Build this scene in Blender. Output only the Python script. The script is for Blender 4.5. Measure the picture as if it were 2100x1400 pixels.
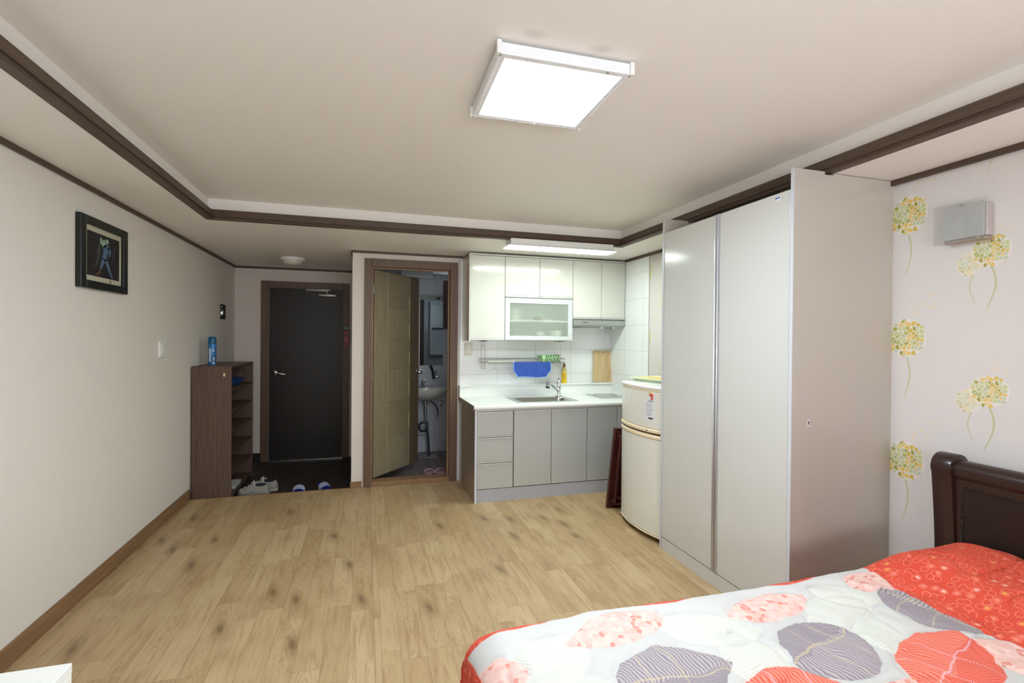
import bpy, bmesh, math, random
from mathutils import Vector, Matrix
random.seed(7)
PI = math.pi
for o in list(bpy.data.objects): bpy.data.objects.remove(o)
SC = bpy.context.scene
C = SC.collection

# ------------------------------------------------------------------ camera
F_PX, YAW, PITCH, ROLL, CAM_H = 1008.3, -.2881, -.0062, .0087, 1.4365
fw = Vector((-math.sin(YAW)*math.cos(PITCH), math.cos(YAW)*math.cos(PITCH), math.sin(PITCH)))
rt = Vector((math.cos(YAW), math.sin(YAW), 0)); up = rt.cross(fw)
R_ = rt*math.cos(ROLL)+up*math.sin(ROLL); U_ = up*math.cos(ROLL)-rt*math.sin(ROLL)
cd = bpy.data.cameras.new('camera'); cam = bpy.data.objects.new('camera', cd); C.objects.link(cam)
cam.matrix_world = Matrix(((R_.x, U_.x, -fw.x, 0), (R_.y, U_.y, -fw.y, 0), (R_.z, U_.z, -fw.z, CAM_H), (0, 0, 0, 1)))
cd.sensor_width = 36; cd.lens = 36*F_PX/2100; cd.clip_start = .05
SC.camera = cam

# ------------------------------------------------------------------ light and exposure
SC.view_settings.view_transform = 'Standard'; SC.view_settings.look = 'None'
SC.view_settings.gamma = 1; SC.view_settings.use_curve_mapping = False
SC.view_settings.exposure = .97
PANEL_E, TUBE_E, DAY_W, BATH_E = 41.0, 19.0, 56.0, 2.6
w = bpy.data.worlds.new('world'); SC.world = w; w.use_nodes = True
w.node_tree.nodes['Background'].inputs[0].default_value = (.75, .85, 1, 1)
w.node_tree.nodes['Background'].inputs[1].default_value = .35
ld = bpy.data.lights.new('daylight', 'AREA'); ld.shape = 'RECTANGLE'; ld.size = 2.6; ld.size_y = 1.3
ld.energy = DAY_W; ld.color = (.93, .97, 1)
lo = bpy.data.objects.new('daylight', ld); C.objects.link(lo)
lo.location = (.75, -1.62, 1.25); lo.rotation_euler = (PI/2+math.radians(38), 0, 0)      # daylight outside the window behind the camera

# ------------------------------------------------------------------ helpers
def lin(c):
    c = c/255.; return c/12.92 if c <= .04045 else ((c+.055)/1.055)**2.4
def col(r, g, b): return (lin(r), lin(g), lin(b), 1)
MATS = {}
def mat(name, rgb=(200, 200, 200), rough=.5, metal=0., spec=.5, var=.04, scale=30., bump=0., bscale=200., emit=0., trans=0., coat=0., ior=1.45, stretch=(1, 1, 1)):
    if name in MATS: return MATS[name]
    m = bpy.data.materials.new(name); m.use_nodes = True; MATS[name] = m
    N = m.node_tree.nodes; L = m.node_tree.links; b = N['Principled BSDF']
    base = col(*rgb)
    b.inputs['Roughness'].default_value = rough; b.inputs['Metallic'].default_value = metal
    b.inputs['Specular IOR Level'].default_value = spec; b.inputs['Coat Weight'].default_value = coat
    b.inputs['Transmission Weight'].default_value = trans; b.inputs['IOR'].default_value = ior
    tc = N.new('ShaderNodeTexCoord'); mp = N.new('ShaderNodeMapping'); mp.inputs['Scale'].default_value = stretch
    L.new(tc.outputs['Object'], mp.inputs[0])
    nz = N.new('ShaderNodeTexNoise'); nz.inputs['Scale'].default_value = scale; nz.inputs['Detail'].default_value = 4
    L.new(mp.outputs[0], nz.inputs['Vector'])
    mx = N.new('ShaderNodeMix'); mx.data_type = 'RGBA'
    mx.inputs[6].default_value = tuple(c*(1-var*2) for c in base[:3])+(1,)
    mx.inputs[7].default_value = tuple(min(1, c*(1+var*2)) for c in base[:3])+(1,)
    L.new(nz.outputs[0], mx.inputs[0]); L.new(mx.outputs[2], b.inputs['Base Color'])
    if bump:
        n2 = N.new('ShaderNodeTexNoise'); n2.inputs['Scale'].default_value = bscale; L.new(mp.outputs[0], n2.inputs['Vector'])
        bp = N.new('ShaderNodeBump'); bp.inputs['Strength'].default_value = bump; bp.inputs['Distance'].default_value = .01
        L.new(n2.outputs[0], bp.inputs['Height']); L.new(bp.outputs[0], b.inputs['Normal'])
    if emit:
        b.inputs['Emission Color'].default_value = base; b.inputs['Emission Strength'].default_value = emit
    return m

class NT:
    """small wrapper for writing shader maths"""
    def __init__(s, name, rough=.5, spec=.5):
        s.m = bpy.data.materials.new(name); s.m.use_nodes = True; s.N = s.m.node_tree.nodes; s.L = s.m.node_tree.links
        s.b = s.N['Principled BSDF']; s.b.inputs['Roughness'].default_value = rough; s.b.inputs['Specular IOR Level'].default_value = spec
        s.tc = s.N.new('ShaderNodeTexCoord')
    def put(s, sock, v):
        if hasattr(v, 'is_output'): s.L.new(v, sock)
        else: sock.default_value = v
    def f(s, op, a, b=0., c=0., clamp=False):
        n = s.N.new('ShaderNodeMath'); n.operation = op; n.use_clamp = clamp
        for i, v in enumerate((a, b, c)): s.put(n.inputs[i], v)
        return n.outputs[0]
    def v(s, op, a, b=(0, 0, 0), scale=None):
        n = s.N.new('ShaderNodeVectorMath'); n.operation = op; s.put(n.inputs[0], a)
        if op not in ('LENGTH',): s.put(n.inputs[1], b)
        if scale is not None: s.put(n.inputs['Scale'], scale)
        return n.outputs['Value'] if op in ('LENGTH', 'DISTANCE', 'DOT_PRODUCT') else n.outputs[0]
    def sep(s, v):
        n = s.N.new('ShaderNodeSeparateXYZ'); s.put(n.inputs[0], v); return n.outputs
    def comb(s, x, y, z=0.):
        n = s.N.new('ShaderNodeCombineXYZ'); s.put(n.inputs[0], x); s.put(n.inputs[1], y); s.put(n.inputs[2], z); return n.outputs[0]
    def mix(s, f, a, b):
        n = s.N.new('ShaderNodeMix'); n.data_type = 'RGBA'; s.put(n.inputs[0], f); s.put(n.inputs[6], a); s.put(n.inputs[7], b); return n.outputs[2]
    def noise(s, v, scale, detail=3., rough=.5, dist=0.):
        n = s.N.new('ShaderNodeTexNoise'); s.put(n.inputs['Vector'], v); n.inputs['Scale'].default_value = scale
        n.inputs['Detail'].default_value = detail; n.inputs['Roughness'].default_value = rough; n.inputs['Distortion'].default_value = dist
        return n.outputs[0]
    def white(s, v):
        n = s.N.new('ShaderNodeTexWhiteNoise'); n.noise_dimensions = '3D'; s.put(n.inputs['Vector'], v); return n.outputs
    def vor(s, v, scale, feature='F1', rnd=1.):
        n = s.N.new('ShaderNodeTexVoronoi'); n.voronoi_dimensions = '2D'; n.feature = feature; s.put(n.inputs['Vector'], v)
        n.inputs['Scale'].default_value = scale; n.inputs['Randomness'].default_value = rnd; return n.outputs
    def ramp(s, f, stops, const=False):
        n = s.N.new('ShaderNodeValToRGB'); s.put(n.inputs[0], f); e = n.color_ramp.elements
        if const: n.color_ramp.interpolation = 'CONSTANT'
        while len(e) < len(stops): e.new(.5)
        for el, (p, c) in zip(e, stops): el.position = p; el.color = c
        return n.outputs[0]
    def smooth(s, x, lo, hi):
        n = s.N.new('ShaderNodeMapRange'); n.interpolation_type = 'SMOOTHSTEP'; s.put(n.inputs[0], x); n.inputs[1].default_value = lo; n.inputs[2].default_value = hi
        return n.outputs[0]
    def bump(s, h, strength=.3, dist=.01):
        n = s.N.new('ShaderNodeBump'); n.inputs['Strength'].default_value = strength; n.inputs['Distance'].default_value = dist
        s.put(n.inputs['Height'], h); s.L.new(n.outputs[0], s.b.inputs['Normal'])
    def done(s, c): s.put(s.b.inputs['Base Color'], c); return s.m

def box(bm, x0, x1, y0, y1, z0, z1, bev=0., seg=2, M=None):
    t = bmesh.new(); bmesh.ops.create_cube(t, size=1)
    for v in t.verts: v.co = Vector(((x0+x1)/2+v.co.x*(x1-x0), (y0+y1)/2+v.co.y*(y1-y0), (z0+z1)/2+v.co.z*(z1-z0)))
    if bev: bmesh.ops.bevel(t, geom=list(t.edges), offset=bev, segments=seg, profile=.5, affect='EDGES')
    merge(bm, t, M)
def merge(bm, t, M=None):
    if M is not None: bmesh.ops.transform(t, matrix=M, verts=t.verts)
    me = bpy.data.meshes.new('tmp'); t.to_mesh(me); t.free(); bm.from_mesh(me); bpy.data.meshes.remove(me)
def cyl(bm, c, r, h, axis='z', seg=24, r2=None, bev=0., M=None):
    t = bmesh.new(); bmesh.ops.create_cone(t, cap_ends=True, segments=seg, radius1=r, radius2=r if r2 is None else r2, depth=h)
    if bev: bmesh.ops.bevel(t, geom=[e for e in t.edges if abs(e.verts[0].co.z-e.verts[1].co.z) < 1e-6], offset=bev, segments=2, profile=.5, affect='EDGES')
    rot = {'z': Matrix(), 'x': Matrix.Rotation(PI/2, 4, 'Y'), 'y': Matrix.Rotation(PI/2, 4, 'X')}[axis]
    bmesh.ops.transform(t, matrix=Matrix.Translation(c) @ rot, verts=t.verts); merge(bm, t, M)
def tube(bm, pts, r, seg=10, M=None, cap=True):
    pts = [Vector(p) for p in pts]; t = bmesh.new(); rings = []
    n = len(pts); rr = r if isinstance(r, (list, tuple)) else [r]*n
    prev = None
    for i, p in enumerate(pts):
        d = (pts[min(i+1, n-1)]-pts[max(i-1, 0)]).normalized()
        a = d.orthogonal().normalized() if prev is None else (prev-d*prev.dot(d)).normalized()
        prev = a; b = d.cross(a)
        rings.append([t.verts.new(p+(a*math.cos(2*PI*k/seg)+b*math.sin(2*PI*k/seg))*rr[i]) for k in range(seg)])
    for A, B in zip(rings, rings[1:]):
        for k in range(seg): t.faces.new((A[k], A[(k+1) % seg], B[(k+1) % seg], B[k]))
    if cap: t.faces.new(list(reversed(rings[0]))); t.faces.new(rings[-1])
    merge(bm, t, M)
def lathe(bm, prof, c=(0, 0, 0), seg=32, sx=1., sy=1., M=None):
    t = bmesh.new(); rings = []
    for r, z in prof:
        rings.append([t.verts.new((c[0]+max(r, 1e-5)*math.cos(2*PI*k/seg)*sx, c[1]+max(r, 1e-5)*math.sin(2*PI*k/seg)*sy, c[2]+z)) for k in range(seg)])
    for A, B in zip(rings, rings[1:]):
        for k in range(seg): t.faces.new((A[k], A[(k+1) % seg], B[(k+1) % seg], B[k]))
    t.faces.new(list(reversed(rings[0]))); t.faces.new(rings[-1])
    bmesh.ops.recalc_face_normals(t, faces=t.faces); merge(bm, t, M)
def loft(bm, rings, cap=True, closed=True, M=None):
    t = bmesh.new(); R = [[t.verts.new(p) for p in r] for r in rings]; n = len(R[0])
    for A, B in zip(R, R[1:]):
        for k in range(n if closed else n-1): t.faces.new((A[k], A[(k+1) % n], B[(k+1) % n], B[k]))
    if cap: t.faces.new(list(reversed(R[0]))); t.faces.new(R[-1])
    bmesh.ops.recalc_face_normals(t, faces=t.faces); merge(bm, t, M)
def prism(bm, poly, axis, a, b, M=None):
    """extrude a 2-D polygon along an axis: poly in the two other axes (x,y / y,z / x,z order)"""
    def P(p, s): return {'x': (s, p[0], p[1]), 'y': (p[0], s, p[1]), 'z': (p[0], p[1], s)}[axis]
    loft(bm, [[P(p, a) for p in poly], [P(p, b) for p in poly]], M=M)
def B(): return bmesh.new()
def woff(o):
    v = Vector((0, 0, 0))
    while o is not None: v += o.location; o = o.parent
    return v
def obj(name, bm, m, parent=None, smooth=False, local=False, recenter=True, kind=None):
    me = bpy.data.meshes.new(name)
    if parent is not None and not local: bmesh.ops.translate(bm, verts=bm.verts, vec=-woff(parent))
    o = bpy.data.objects.new(name, me)
    if parent is None and recenter and kind != 'structure':
        xs = [v.co for v in bm.verts]; lo_ = Vector((min(v.x for v in xs), min(v.y for v in xs), min(v.z for v in xs))); hi_ = Vector((max(v.x for v in xs), max(v.y for v in xs), max(v.z for v in xs)))
        c = Vector(((lo_.x+hi_.x)/2, (lo_.y+hi_.y)/2, lo_.z)); bmesh.ops.translate(bm, verts=bm.verts, vec=-c); o.location = c
    bm.to_mesh(me); bm.free(); C.objects.link(o); o.parent = parent
    if isinstance(m, (list, tuple)):
        for x in m: me.materials.append(x)
    else: me.materials.append(m)
    if smooth:
        for p in me.polygons: p.use_smooth = True
        try: me.set_sharp_from_angle(angle=math.radians(38))
        except Exception: pass
    if kind: o['kind'] = kind
    return o
def tag(o, label, cat, group=None):
    o['label'] = label; o['category'] = cat
    if group: o['group'] = group
    return o
def thing(name, label, cat, loc, rz=0, group=None):
    o = bpy.data.objects.new(name, None); C.objects.link(o); o.location = loc; o.rotation_euler = (0, 0, rz); o.empty_display_size = .05
    return tag(o, label, cat, group)
def sthing(name, loc):
    o = bpy.data.objects.new(name, None); C.objects.link(o); o.location = loc; o['kind'] = 'structure'; return o
def struct(name, bm, m, parent=None, smooth=False): return obj(name, bm, m, parent, smooth, kind='structure' if parent is None else None)
def copy_thing(src, loc, rz, label, group=None):
    r = src.copy(); C.objects.link(r); r.location = loc; r.rotation_euler = (0, 0, rz); r['label'] = label
    if group: r['group'] = group
    for ch in list(src.children):
        c = ch.copy(); C.objects.link(c); c.parent = r
        for g in ch.children:
            d = g.copy(); C.objects.link(d); d.parent = c
    return r
def boxes(*bs, bev=0.):
    bm = B()
    for b in bs: box(bm, *b, bev=bev)
    return bm

# ------------------------------------------------------------------ room numbers (metres)
XL, XR, YS, YE, ZS, ZC = -1.479, 2.591, 4.906, 6.443, 2.26, 2.405
YB = -1.1                       # wall behind the camera
TX0, TX1, TY0, TY1 = -1.075, 2.175, -.7, 3.935   # raised tray of the ceiling
EZ = -.055                      # entry and bathroom floor level
HX = -.13                       # corner where the hall recess begins
BY = 6.48                       # far bathroom wall

# ------------------------------------------------------------------ surface materials
def wallpaper_plain(name, rgb, bump=.25):
    n = NT(name, .75, .25); co = n.tc.outputs['Object']
    a = n.noise(co, 260, 2); b = n.noise(n.v('MULTIPLY', co, (1, 1, .15)), 120, 2); big = n.noise(co, 1.3, 3)
    base = col(*rgb); d = tuple(c*.93 for c in base[:3])+(1,)
    c = n.mix(n.f('MULTIPLY_ADD', n.f('ADD', a, b), .35, n.f('MULTIPLY', big, .3)), d, base)
    n.bump(n.f('ADD', a, b), bump, .002); return n.done(c)
M_WALL = wallpaper_plain('cream_wallpaper', (236, 231, 223))
M_HALL = wallpaper_plain('pinkish_wallpaper', (228, 219, 211))

def ceiling_mat():
    n = NT('ceiling_paper', .5, .3); co = n.tc.outputs['Object']; a = n.noise(co, 220, 2); big = n.noise(co, .8, 2)
    c = n.mix(n.f('MULTIPLY_ADD', a, .5, n.f('MULTIPLY', big, .4)), col(238, 233, 227), col(248, 244, 239))
    st = n.noise(co, 14, 4)
    for (x, y) in ((.506, 1.49), (.745, 1.50)):      # two brown smudges beside the lamp
        d = n.v('LENGTH', n.v('MULTIPLY', n.v('SUBTRACT', co, (x, y, ZC)), (1, 1.6, 0)))
        c = n.mix(n.f('MULTIPLY', n.f('MULTIPLY', n.smooth(d, .06, .0), st), .45), c, col(120, 85, 60))
    n.bump(a, .12, .002); return n.done(c)
M_CEIL = ceiling_mat()

def dandelion_mat():
    n = NT('dandelion_wallpaper', .7, .3); co = n.tc.outputs['Object']; s = n.sep(co)
    fine = n.noise(co, 240, 2); c = n.mix(fine, col(208, 202, 198), col(222, 217, 213))
    PY, PZ = .596, .612
    def wrapped(y0, z0):
        du = n.f('WRAP', n.f('SUBTRACT', s[1], y0), PY/2, -PY/2); dv = n.f('WRAP', n.f('SUBTRACT', s[2], z0), PZ/2, -PZ/2)
        return du, dv, n.comb(du, dv)
    def curve(c, du, dv, x0, z0, z1, amp, w, rgb, off=0., slope=0.):
        """a stem hanging from z0 down to z1 in flower coordinates, bowed to one side"""
        t = n.f('DIVIDE', n.f('SUBTRACT', z0, dv), z0-z1)
        cx = n.f('MULTIPLY_ADD', n.f('SINE', n.f('MULTIPLY_ADD', t, 4.3, off)), amp, n.f('MULTIPLY_ADD', t, slope, x0))
        wd = n.f('MULTIPLY_ADD', t, -w*.55, w)
        m = n.f('MULTIPLY', n.f('LESS_THAN', n.f('ABSOLUTE', n.f('SUBTRACT', du, cx)), wd), n.f('MULTIPLY', n.f('GREATER_THAN', t, 0.), n.f('LESS_THAN', t, 1.)))
        fade = n.smooth(t, 1.05, .75)
        return n.mix(n.f('MULTIPLY', m, n.f('MULTIPLY', fade, .85)), c, rgb)
    def flower(c, vec, cx, cz, ry, rz, scale, pale):
        v = n.v('SUBTRACT', vec, (cx, cz, 0)); vo = n.vor(v, scale, 'F1', .95); ed = n.vor(v, scale, 'DISTANCE_TO_EDGE', .95)[0]
        inside = n.f('LESS_THAN', n.v('LENGTH', n.v('MULTIPLY', vo['Position'], (1/ry, 1/rz, 0))), .93)
        # thin the far rim so the ball keeps an oval outline
        rim = n.f('LESS_THAN', n.v('LENGTH', n.v('MULTIPLY', v, (1/ry, 1/rz, 0))), 1.06)
        m = n.f('MULTIPLY', n.f('MULTIPLY', n.f('MULTIPLY', inside, rim), n.smooth(ed, .05, .09)), n.smooth(vo['Distance'], .66, .60))
        wash = n.noise(v, 150, 2)
        g = n.f('MULTIPLY_ADD', wash, .12, n.f('MULTIPLY', n.sep(vo['Color'])[0], .95))
        st = [(0, (158, 154, 62)), (.15, (178, 182, 106)), (.3, (206, 178, 84)), (.42, (224, 196, 122)), (.56, (196, 202, 148)), (.68, (226, 190, 92)), (.78, (192, 200, 172)), (.88, (168, 164, 78))]
        k = pale
        cc = n.ramp(g, [(p, col(*[x+(225-x)*k for x in r])) for p, r in st], True)
        white = n.f('MULTIPLY', n.f('LESS_THAN', n.v('LENGTH', n.v('MULTIPLY', v, (1/ry, 1/rz, 0))), .97), 1.)
        c = n.mix(n.f('MULTIPLY', white, .5), c, col(232, 226, 214))
        return n.mix(m, c, cc)
    def dots(c, vec, pts, rgb):
        tot = None
        for (x, z, r) in pts:
            d = n.f('LESS_THAN', n.v('DISTANCE', vec, (x, z, 0)), r); tot = d if tot is None else n.f('MAXIMUM', tot, d)
        return n.mix(n.f('MULTIPLY', tot, .6), c, rgb)
    green = col(186, 192, 140)
    du, dv, va = wrapped(1.797, 2.068)
    c = curve(c, du, dv, 0., -.088, -.33, -.016, .0042, green)
    c = flower(c, va, 0, 0, .093, .098, 50, 0)
    c = dots(c, va, [(-.036, .122, .0085), (-.048, .15, .008), (-.078, .165, .008), (-.1, .15, .0065), (-.118, .145, .007), (-.126, .165, .006), (-.1, .205, .006), (-.125, .21, .0055), (-.155, .195, .0065), (-.165, .215, .0055)], col(226, 204, 160))
    du, dv, vb = wrapped(1.456, 1.836)
    c = curve(c, du, dv, .062, -.095, -.25, .014, .0028, green, 0, .0)
    c = flower(c, vb, .078, -.05, .055, .052, 82, .5)
    c = curve(c, du, dv, .0, -.06, -.28, -.02, .0048, green)
    c = flower(c, vb, 0, 0, .077, .07, 62, .1)
    c = dots(c, vb, [(-.01, .1, .006), (-.035, .105, .006), (-.028, .095, .005), (-.06, .09, .006), (-.055, .075, .005), (-.02, .13, .005)], col(228, 208, 175))
    n.bump(fine, .12, .002); return n.done(c)
M_DAND = dandelion_mat()

def tile_mat(name, tw, th, rgb, grout, axis, off=(0, 0), rough=.12, gw=.004, var=.03, streak=False, spec=.5):
    """tiles laid from world coordinates; axis: 'xz', 'yz' or 'xy'"""
    n = NT(name, rough, spec); s = n.sep(n.tc.outputs['Object'])
    a, b = {'xz': (s[0], s[2]), 'yz': (s[1], s[2]), 'xy': (s[0], s[1])}[axis]
    u = n.f('DIVIDE', n.f('SUBTRACT', a, off[0]), tw); v = n.f('DIVIDE', n.f('SUBTRACT', b, off[1]), th)
    fu = n.f('FRACT', u); fv = n.f('FRACT', v)
    fu = n.f('MULTIPLY', n.f('MINIMUM', fu, n.f('SUBTRACT', 1., fu)), tw); fv = n.f('MULTIPLY', n.f('MINIMUM', fv, n.f('SUBTRACT', 1., fv)), th)
    e = n.f('MINIMUM', fu, fv); g = n.smooth(e, gw*.35, gw*.5)
    r = n.white(n.comb(n.f('FLOOR', u), n.f('FLOOR', v), 3.))[0]
    base = col(*rgb)
    cl = n.mix(r, tuple(x*(1-var) for x in base[:3])+(1,), tuple(min(1, x*(1+var)) for x in base[:3])+(1,))
    if streak:
        st = n.noise(n.v('MULTIPLY', n.tc.outputs['Object'], (8, 90, 1)), 1., 4)
        cl = n.mix(n.f('MULTIPLY', st, .6), cl, tuple(x*.45 for x in base[:3])+(1,))
    n.bump(g, .3, .002)
    return n.done(n.mix(g, col(*grout), cl))
M_TILE = tile_mat('white_wall_tile', .411, .257, (244, 245, 244), (205, 205, 203), 'xz', (1.297, 1.0665))
M_TILEY = tile_mat('white_wall_tile_side', .33, .257, (238, 240, 240), (205, 205, 203), 'yz', (4.576, 1.0665))
M_BTILE = tile_mat('bath_wall_tile', .26, .257, (205, 208, 214), (150, 152, 156), 'xz', (.86, -.055), .25)
M_BTILEY = tile_mat('bath_wall_tile_side', .26, .257, (205, 208, 214), (150, 152, 156), 'yz', (0, -.055), .25)
M_BFLOOR = tile_mat('bath_floor_tile', .105, .105, (128, 106, 100), (160, 150, 140), 'xy', (.02, 0), .4, .006, .15, True)
M_EFLOOR = tile_mat('entry_floor_tile', .3, .3, (62, 52, 48), (84, 74, 68), 'xy', (-.92, 4.95), .5, .004, .08, spec=.3)

def floor_mat():
    n = NT('oak_plank_vinyl', .42, .4); s = n.sep(n.tc.outputs['Object']); X, Y = s[0], s[1]
    W, LN = .1142, .606
    strip = n.f('MULTIPLY', n.f('GREATER_THAN', X, .044), n.f('LESS_THAN', X, .077))
    u = n.f('DIVIDE', n.f('ADD', X, .067), W); uc = n.f('FLOOR', n.f('MULTIPLY_ADD', strip, 40.3, u))
    fu = n.f('FRACT', u)
    sh = n.white(n.comb(uc, 1.7, 5.))[0]
    v = n.f('ADD', n.f('DIVIDE', Y, LN), sh); vc = n.f('FLOOR', v); fv = n.f('FRACT', v)
    wn = n.white(n.comb(uc, vc, 9.)); r = wn[0]; rc = n.sep(wn[1])
    p = n.comb(X, Y, n.f('MULTIPLY', r, 7.3))
    g1 = n.noise(n.v('MULTIPLY', p, (38, 3.2, 1)), 1., 5, .62, .8)
    g2 = n.noise(n.v('MULTIPLY', p, (190, 9, 1)), 1., 3, .6)
    blot = n.noise(n.v('MULTIPLY', p, (7, 2.6, 1)), 1., 2)
    c = n.mix(r, col(180, 152, 112), col(198, 172, 132))
    c = n.mix(n.f('MULTIPLY', n.smooth(blot, .45, .75), .55), c, col(158, 128, 90))
    # cathedral figure down the middle of some boards
    du = n.f('MULTIPLY', n.f('SUBTRACT', fu, .5), W); dv = n.f('MULTIPLY', n.f('SUBTRACT', fv, .5), LN)
    ring = n.f('SINE', n.f('MULTIPLY', n.v('LENGTH', n.comb(n.f('MULTIPLY', du, 9.), n.f('MULTIPLY_ADD', g1, .35, dv))), 85.))
    c = n.mix(n.f('MULTIPLY', n.smooth(ring, .3, 1.), n.f('MULTIPLY', n.smooth(rc[1], .3, .7), .36)), c, col(140, 106, 70))
    c = n.mix(n.f('MULTIPLY', n.smooth(g1, .46, .70), .5), c, col(146, 112, 74))
    c = n.mix(n.f('MULTIPLY', n.smooth(g2, .5, .8), .3), c, col(150, 120, 84))
    # one knot in roughly a third of the boards
    ku = n.f('MULTIPLY', n.f('SUBTRACT', fu, n.f('MULTIPLY_ADD', rc[0], .6, .2)), W); kv = n.f('MULTIPLY', n.f('SUBTRACT', fv, n.f('MULTIPLY_ADD', rc[2], .7, .15)), LN)
    wob = n.noise(n.v('MULTIPLY', p, (60, 40, 1)), 1., 3)
    kd = n.f('MULTIPLY_ADD', wob, .010, n.v('LENGTH', n.comb(ku, n.f('MULTIPLY_ADD', ku, .5, n.f('MULTIPLY', kv, .42)))))
    has = n.f('GREATER_THAN', rc[1], .73)
    has = n.f('MULTIPLY', has, n.f('SUBTRACT', 1., strip))
    c = n.mix(n.f('MULTIPLY', n.f('MULTIPLY', n.smooth(kd, .07, .008), has), .6), c, col(138, 108, 74))
    kr = n.f('MULTIPLY_ADD', n.f('SINE', n.f('MULTIPLY', kd, 900.)), .25, .55)
    c = n.mix(n.f('MULTIPLY', n.f('MULTIPLY', n.smooth(kd, .030, .010), has), kr), c, col(104, 82, 62))
    eu = n.f('MULTIPLY', n.f('MINIMUM', fu, n.f('SUBTRACT', 1., fu)), W); ev = n.f('MULTIPLY', n.f('MINIMUM', fv, n.f('SUBTRACT', 1., fv)), LN)
    es = n.f('MINIMUM', n.f('ABSOLUTE', n.f('SUBTRACT', X, .044)), n.f('ABSOLUTE', n.f('SUBTRACT', X, .077)))
    e = n.f('MINIMUM', n.f('MINIMUM', eu, ev), es)
    line = n.smooth(e, .0019, .0007)
    c = n.mix(n.f('MULTIPLY', line, .5), c, col(124, 98, 70))
    n.bump(n.f('SUBTRACT', n.f('MULTIPLY', g2, .3), line), .18, .002)
    return n.done(c)
M_FLOOR = floor_mat()

def wood_mat(name, a, b, axis=2, freq=70., rough=.45, spec=.4, contrast=.8, coat=0.):
    n = NT(name, rough, spec); n.b.inputs['Coat Weight'].default_value = coat
    sc = [freq, freq, freq]; sc[axis] = freq*.035
    g = n.noise(n.v('MULTIPLY', n.tc.outputs['Object'], tuple(sc)), 1., 4, .6, .6)
    n.bump(g, .1, .002)
    return n.done(n.mix(n.f('MULTIPLY', n.smooth(g, .3, .7), contrast), col(*a), col(*b)))
M_TRIM = wood_mat('brown_moulding', (92, 74, 60), (68, 54, 44), 1, 70)
M_TRIMX = wood_mat('brown_moulding_cross', (92, 74, 60), (68, 54, 44), 0, 70)
M_FRAME = wood_mat('door_frame_film', (112, 88, 70), (88, 68, 53), 2, 90)
M_EFRAME = wood_mat('entry_frame_film', (112, 88, 70), (88, 66, 52), 2, 90)
M_BASEB = wood_mat('baseboard_film', (150, 116, 84), (122, 90, 62), 1, 60)
M_RACK = wood_mat('walnut_board', (108, 86, 74), (76, 59, 50), 2, 110)
M_RACKH = wood_mat('walnut_board_flat', (104, 80, 68), (76, 57, 48), 1, 110)
M_BDOOR = wood_mat('khaki_door_film', (150, 138, 112), (126, 114, 88), 2, 110, .5)
M_BDOORH = wood_mat('khaki_door_film_cross', (146, 133, 106), (122, 109, 84), 0, 110, .5)
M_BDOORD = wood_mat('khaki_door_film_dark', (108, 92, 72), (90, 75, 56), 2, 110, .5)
M_EDOOR = mat('dark_steel_door', (39, 33, 30), .38, spec=.4, var=.05, scale=6, bump=.05, bscale=300)
M_BOARD = wood_mat('cutting_board_wood', (220, 194, 150), (196, 162, 116), 2, 45, .55)
M_HEAD = mat('dark_mahogany', (46, 27, 24), .28, spec=.5, var=.1, scale=20, coat=.2)
M_LEATH = mat('dark_brown_leather', (38, 25, 21), .5, spec=.4, var=.12, scale=12, bump=.2, bscale=250)
M_REDW = wood_mat('lacquered_red_wood', (78, 28, 25), (46, 17, 16), 2, 60, .25, coat=.3)
M_WHITE = mat('white_laminate', (238, 238, 234), .22, spec=.5, var=.01)
M_CAB = mat('glossy_cream_laminate', (218, 218, 210), .14, spec=.5, var=.01, scale=3)
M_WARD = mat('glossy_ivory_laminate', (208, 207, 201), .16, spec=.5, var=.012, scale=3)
M_WARD_SHADED = mat('glossy_ivory_shaded', (190, 182, 172), .14, spec=.5, var=.015, scale=3)  # same laminate as the wardrobe doors, darkened to paint in the side's shade
M_EDGE = mat('pvc_edge_band', (206, 208, 212), .35, var=.01)
M_GREYD = mat('silver_grey_laminate', (190, 192, 190), .32, metal=.25, spec=.5, var=.03, scale=200)
M_GSIDE = mat('glossy_taupe_panel', (146, 134, 120), .1, spec=.6, var=.02)
M_KICK = mat('grey_plinth', (176, 178, 184), .4, var=.02)
M_ALU = mat('brushed_aluminium', (200, 202, 206), .3, metal=.85, var=.03, scale=100, stretch=(1, 1, .05))
M_ALUM = mat('matt_aluminium_lip', (205, 205, 203), .4, metal=.4, var=.03)
M_CHROME = mat('chrome', (225, 228, 232), .08, metal=1, var=.01)
M_STEEL = mat('stainless_steel', (190, 192, 190), .22, metal=1, var=.04, scale=60)
M_DSTEEL = mat('dull_steel_wire', (170, 168, 160), .35, metal=.8, var=.05)
M_DARK = mat('dark_gap', (40, 38, 36), .7, var=.05)
M_BLACK = mat('black_plastic', (28, 28, 30), .4, var=.05)
M_TOP = mat('white_solid_surface', (244, 246, 242), .18, spec=.5, var=.008)
M_FRIDGE = mat('fridge_enamel', (226, 224, 214), .24, spec=.5, var=.01, scale=300, bump=.04, bscale=700)
M_PEACH = mat('cream_plastic_trim', (238, 218, 186), .35, var=.02)
M_PWHITE = mat('white_plastic', (236, 236, 234), .35, var=.01)
M_CERAM = mat('ceramic', (228, 226, 216), .12, spec=.6, var=.01)
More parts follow.
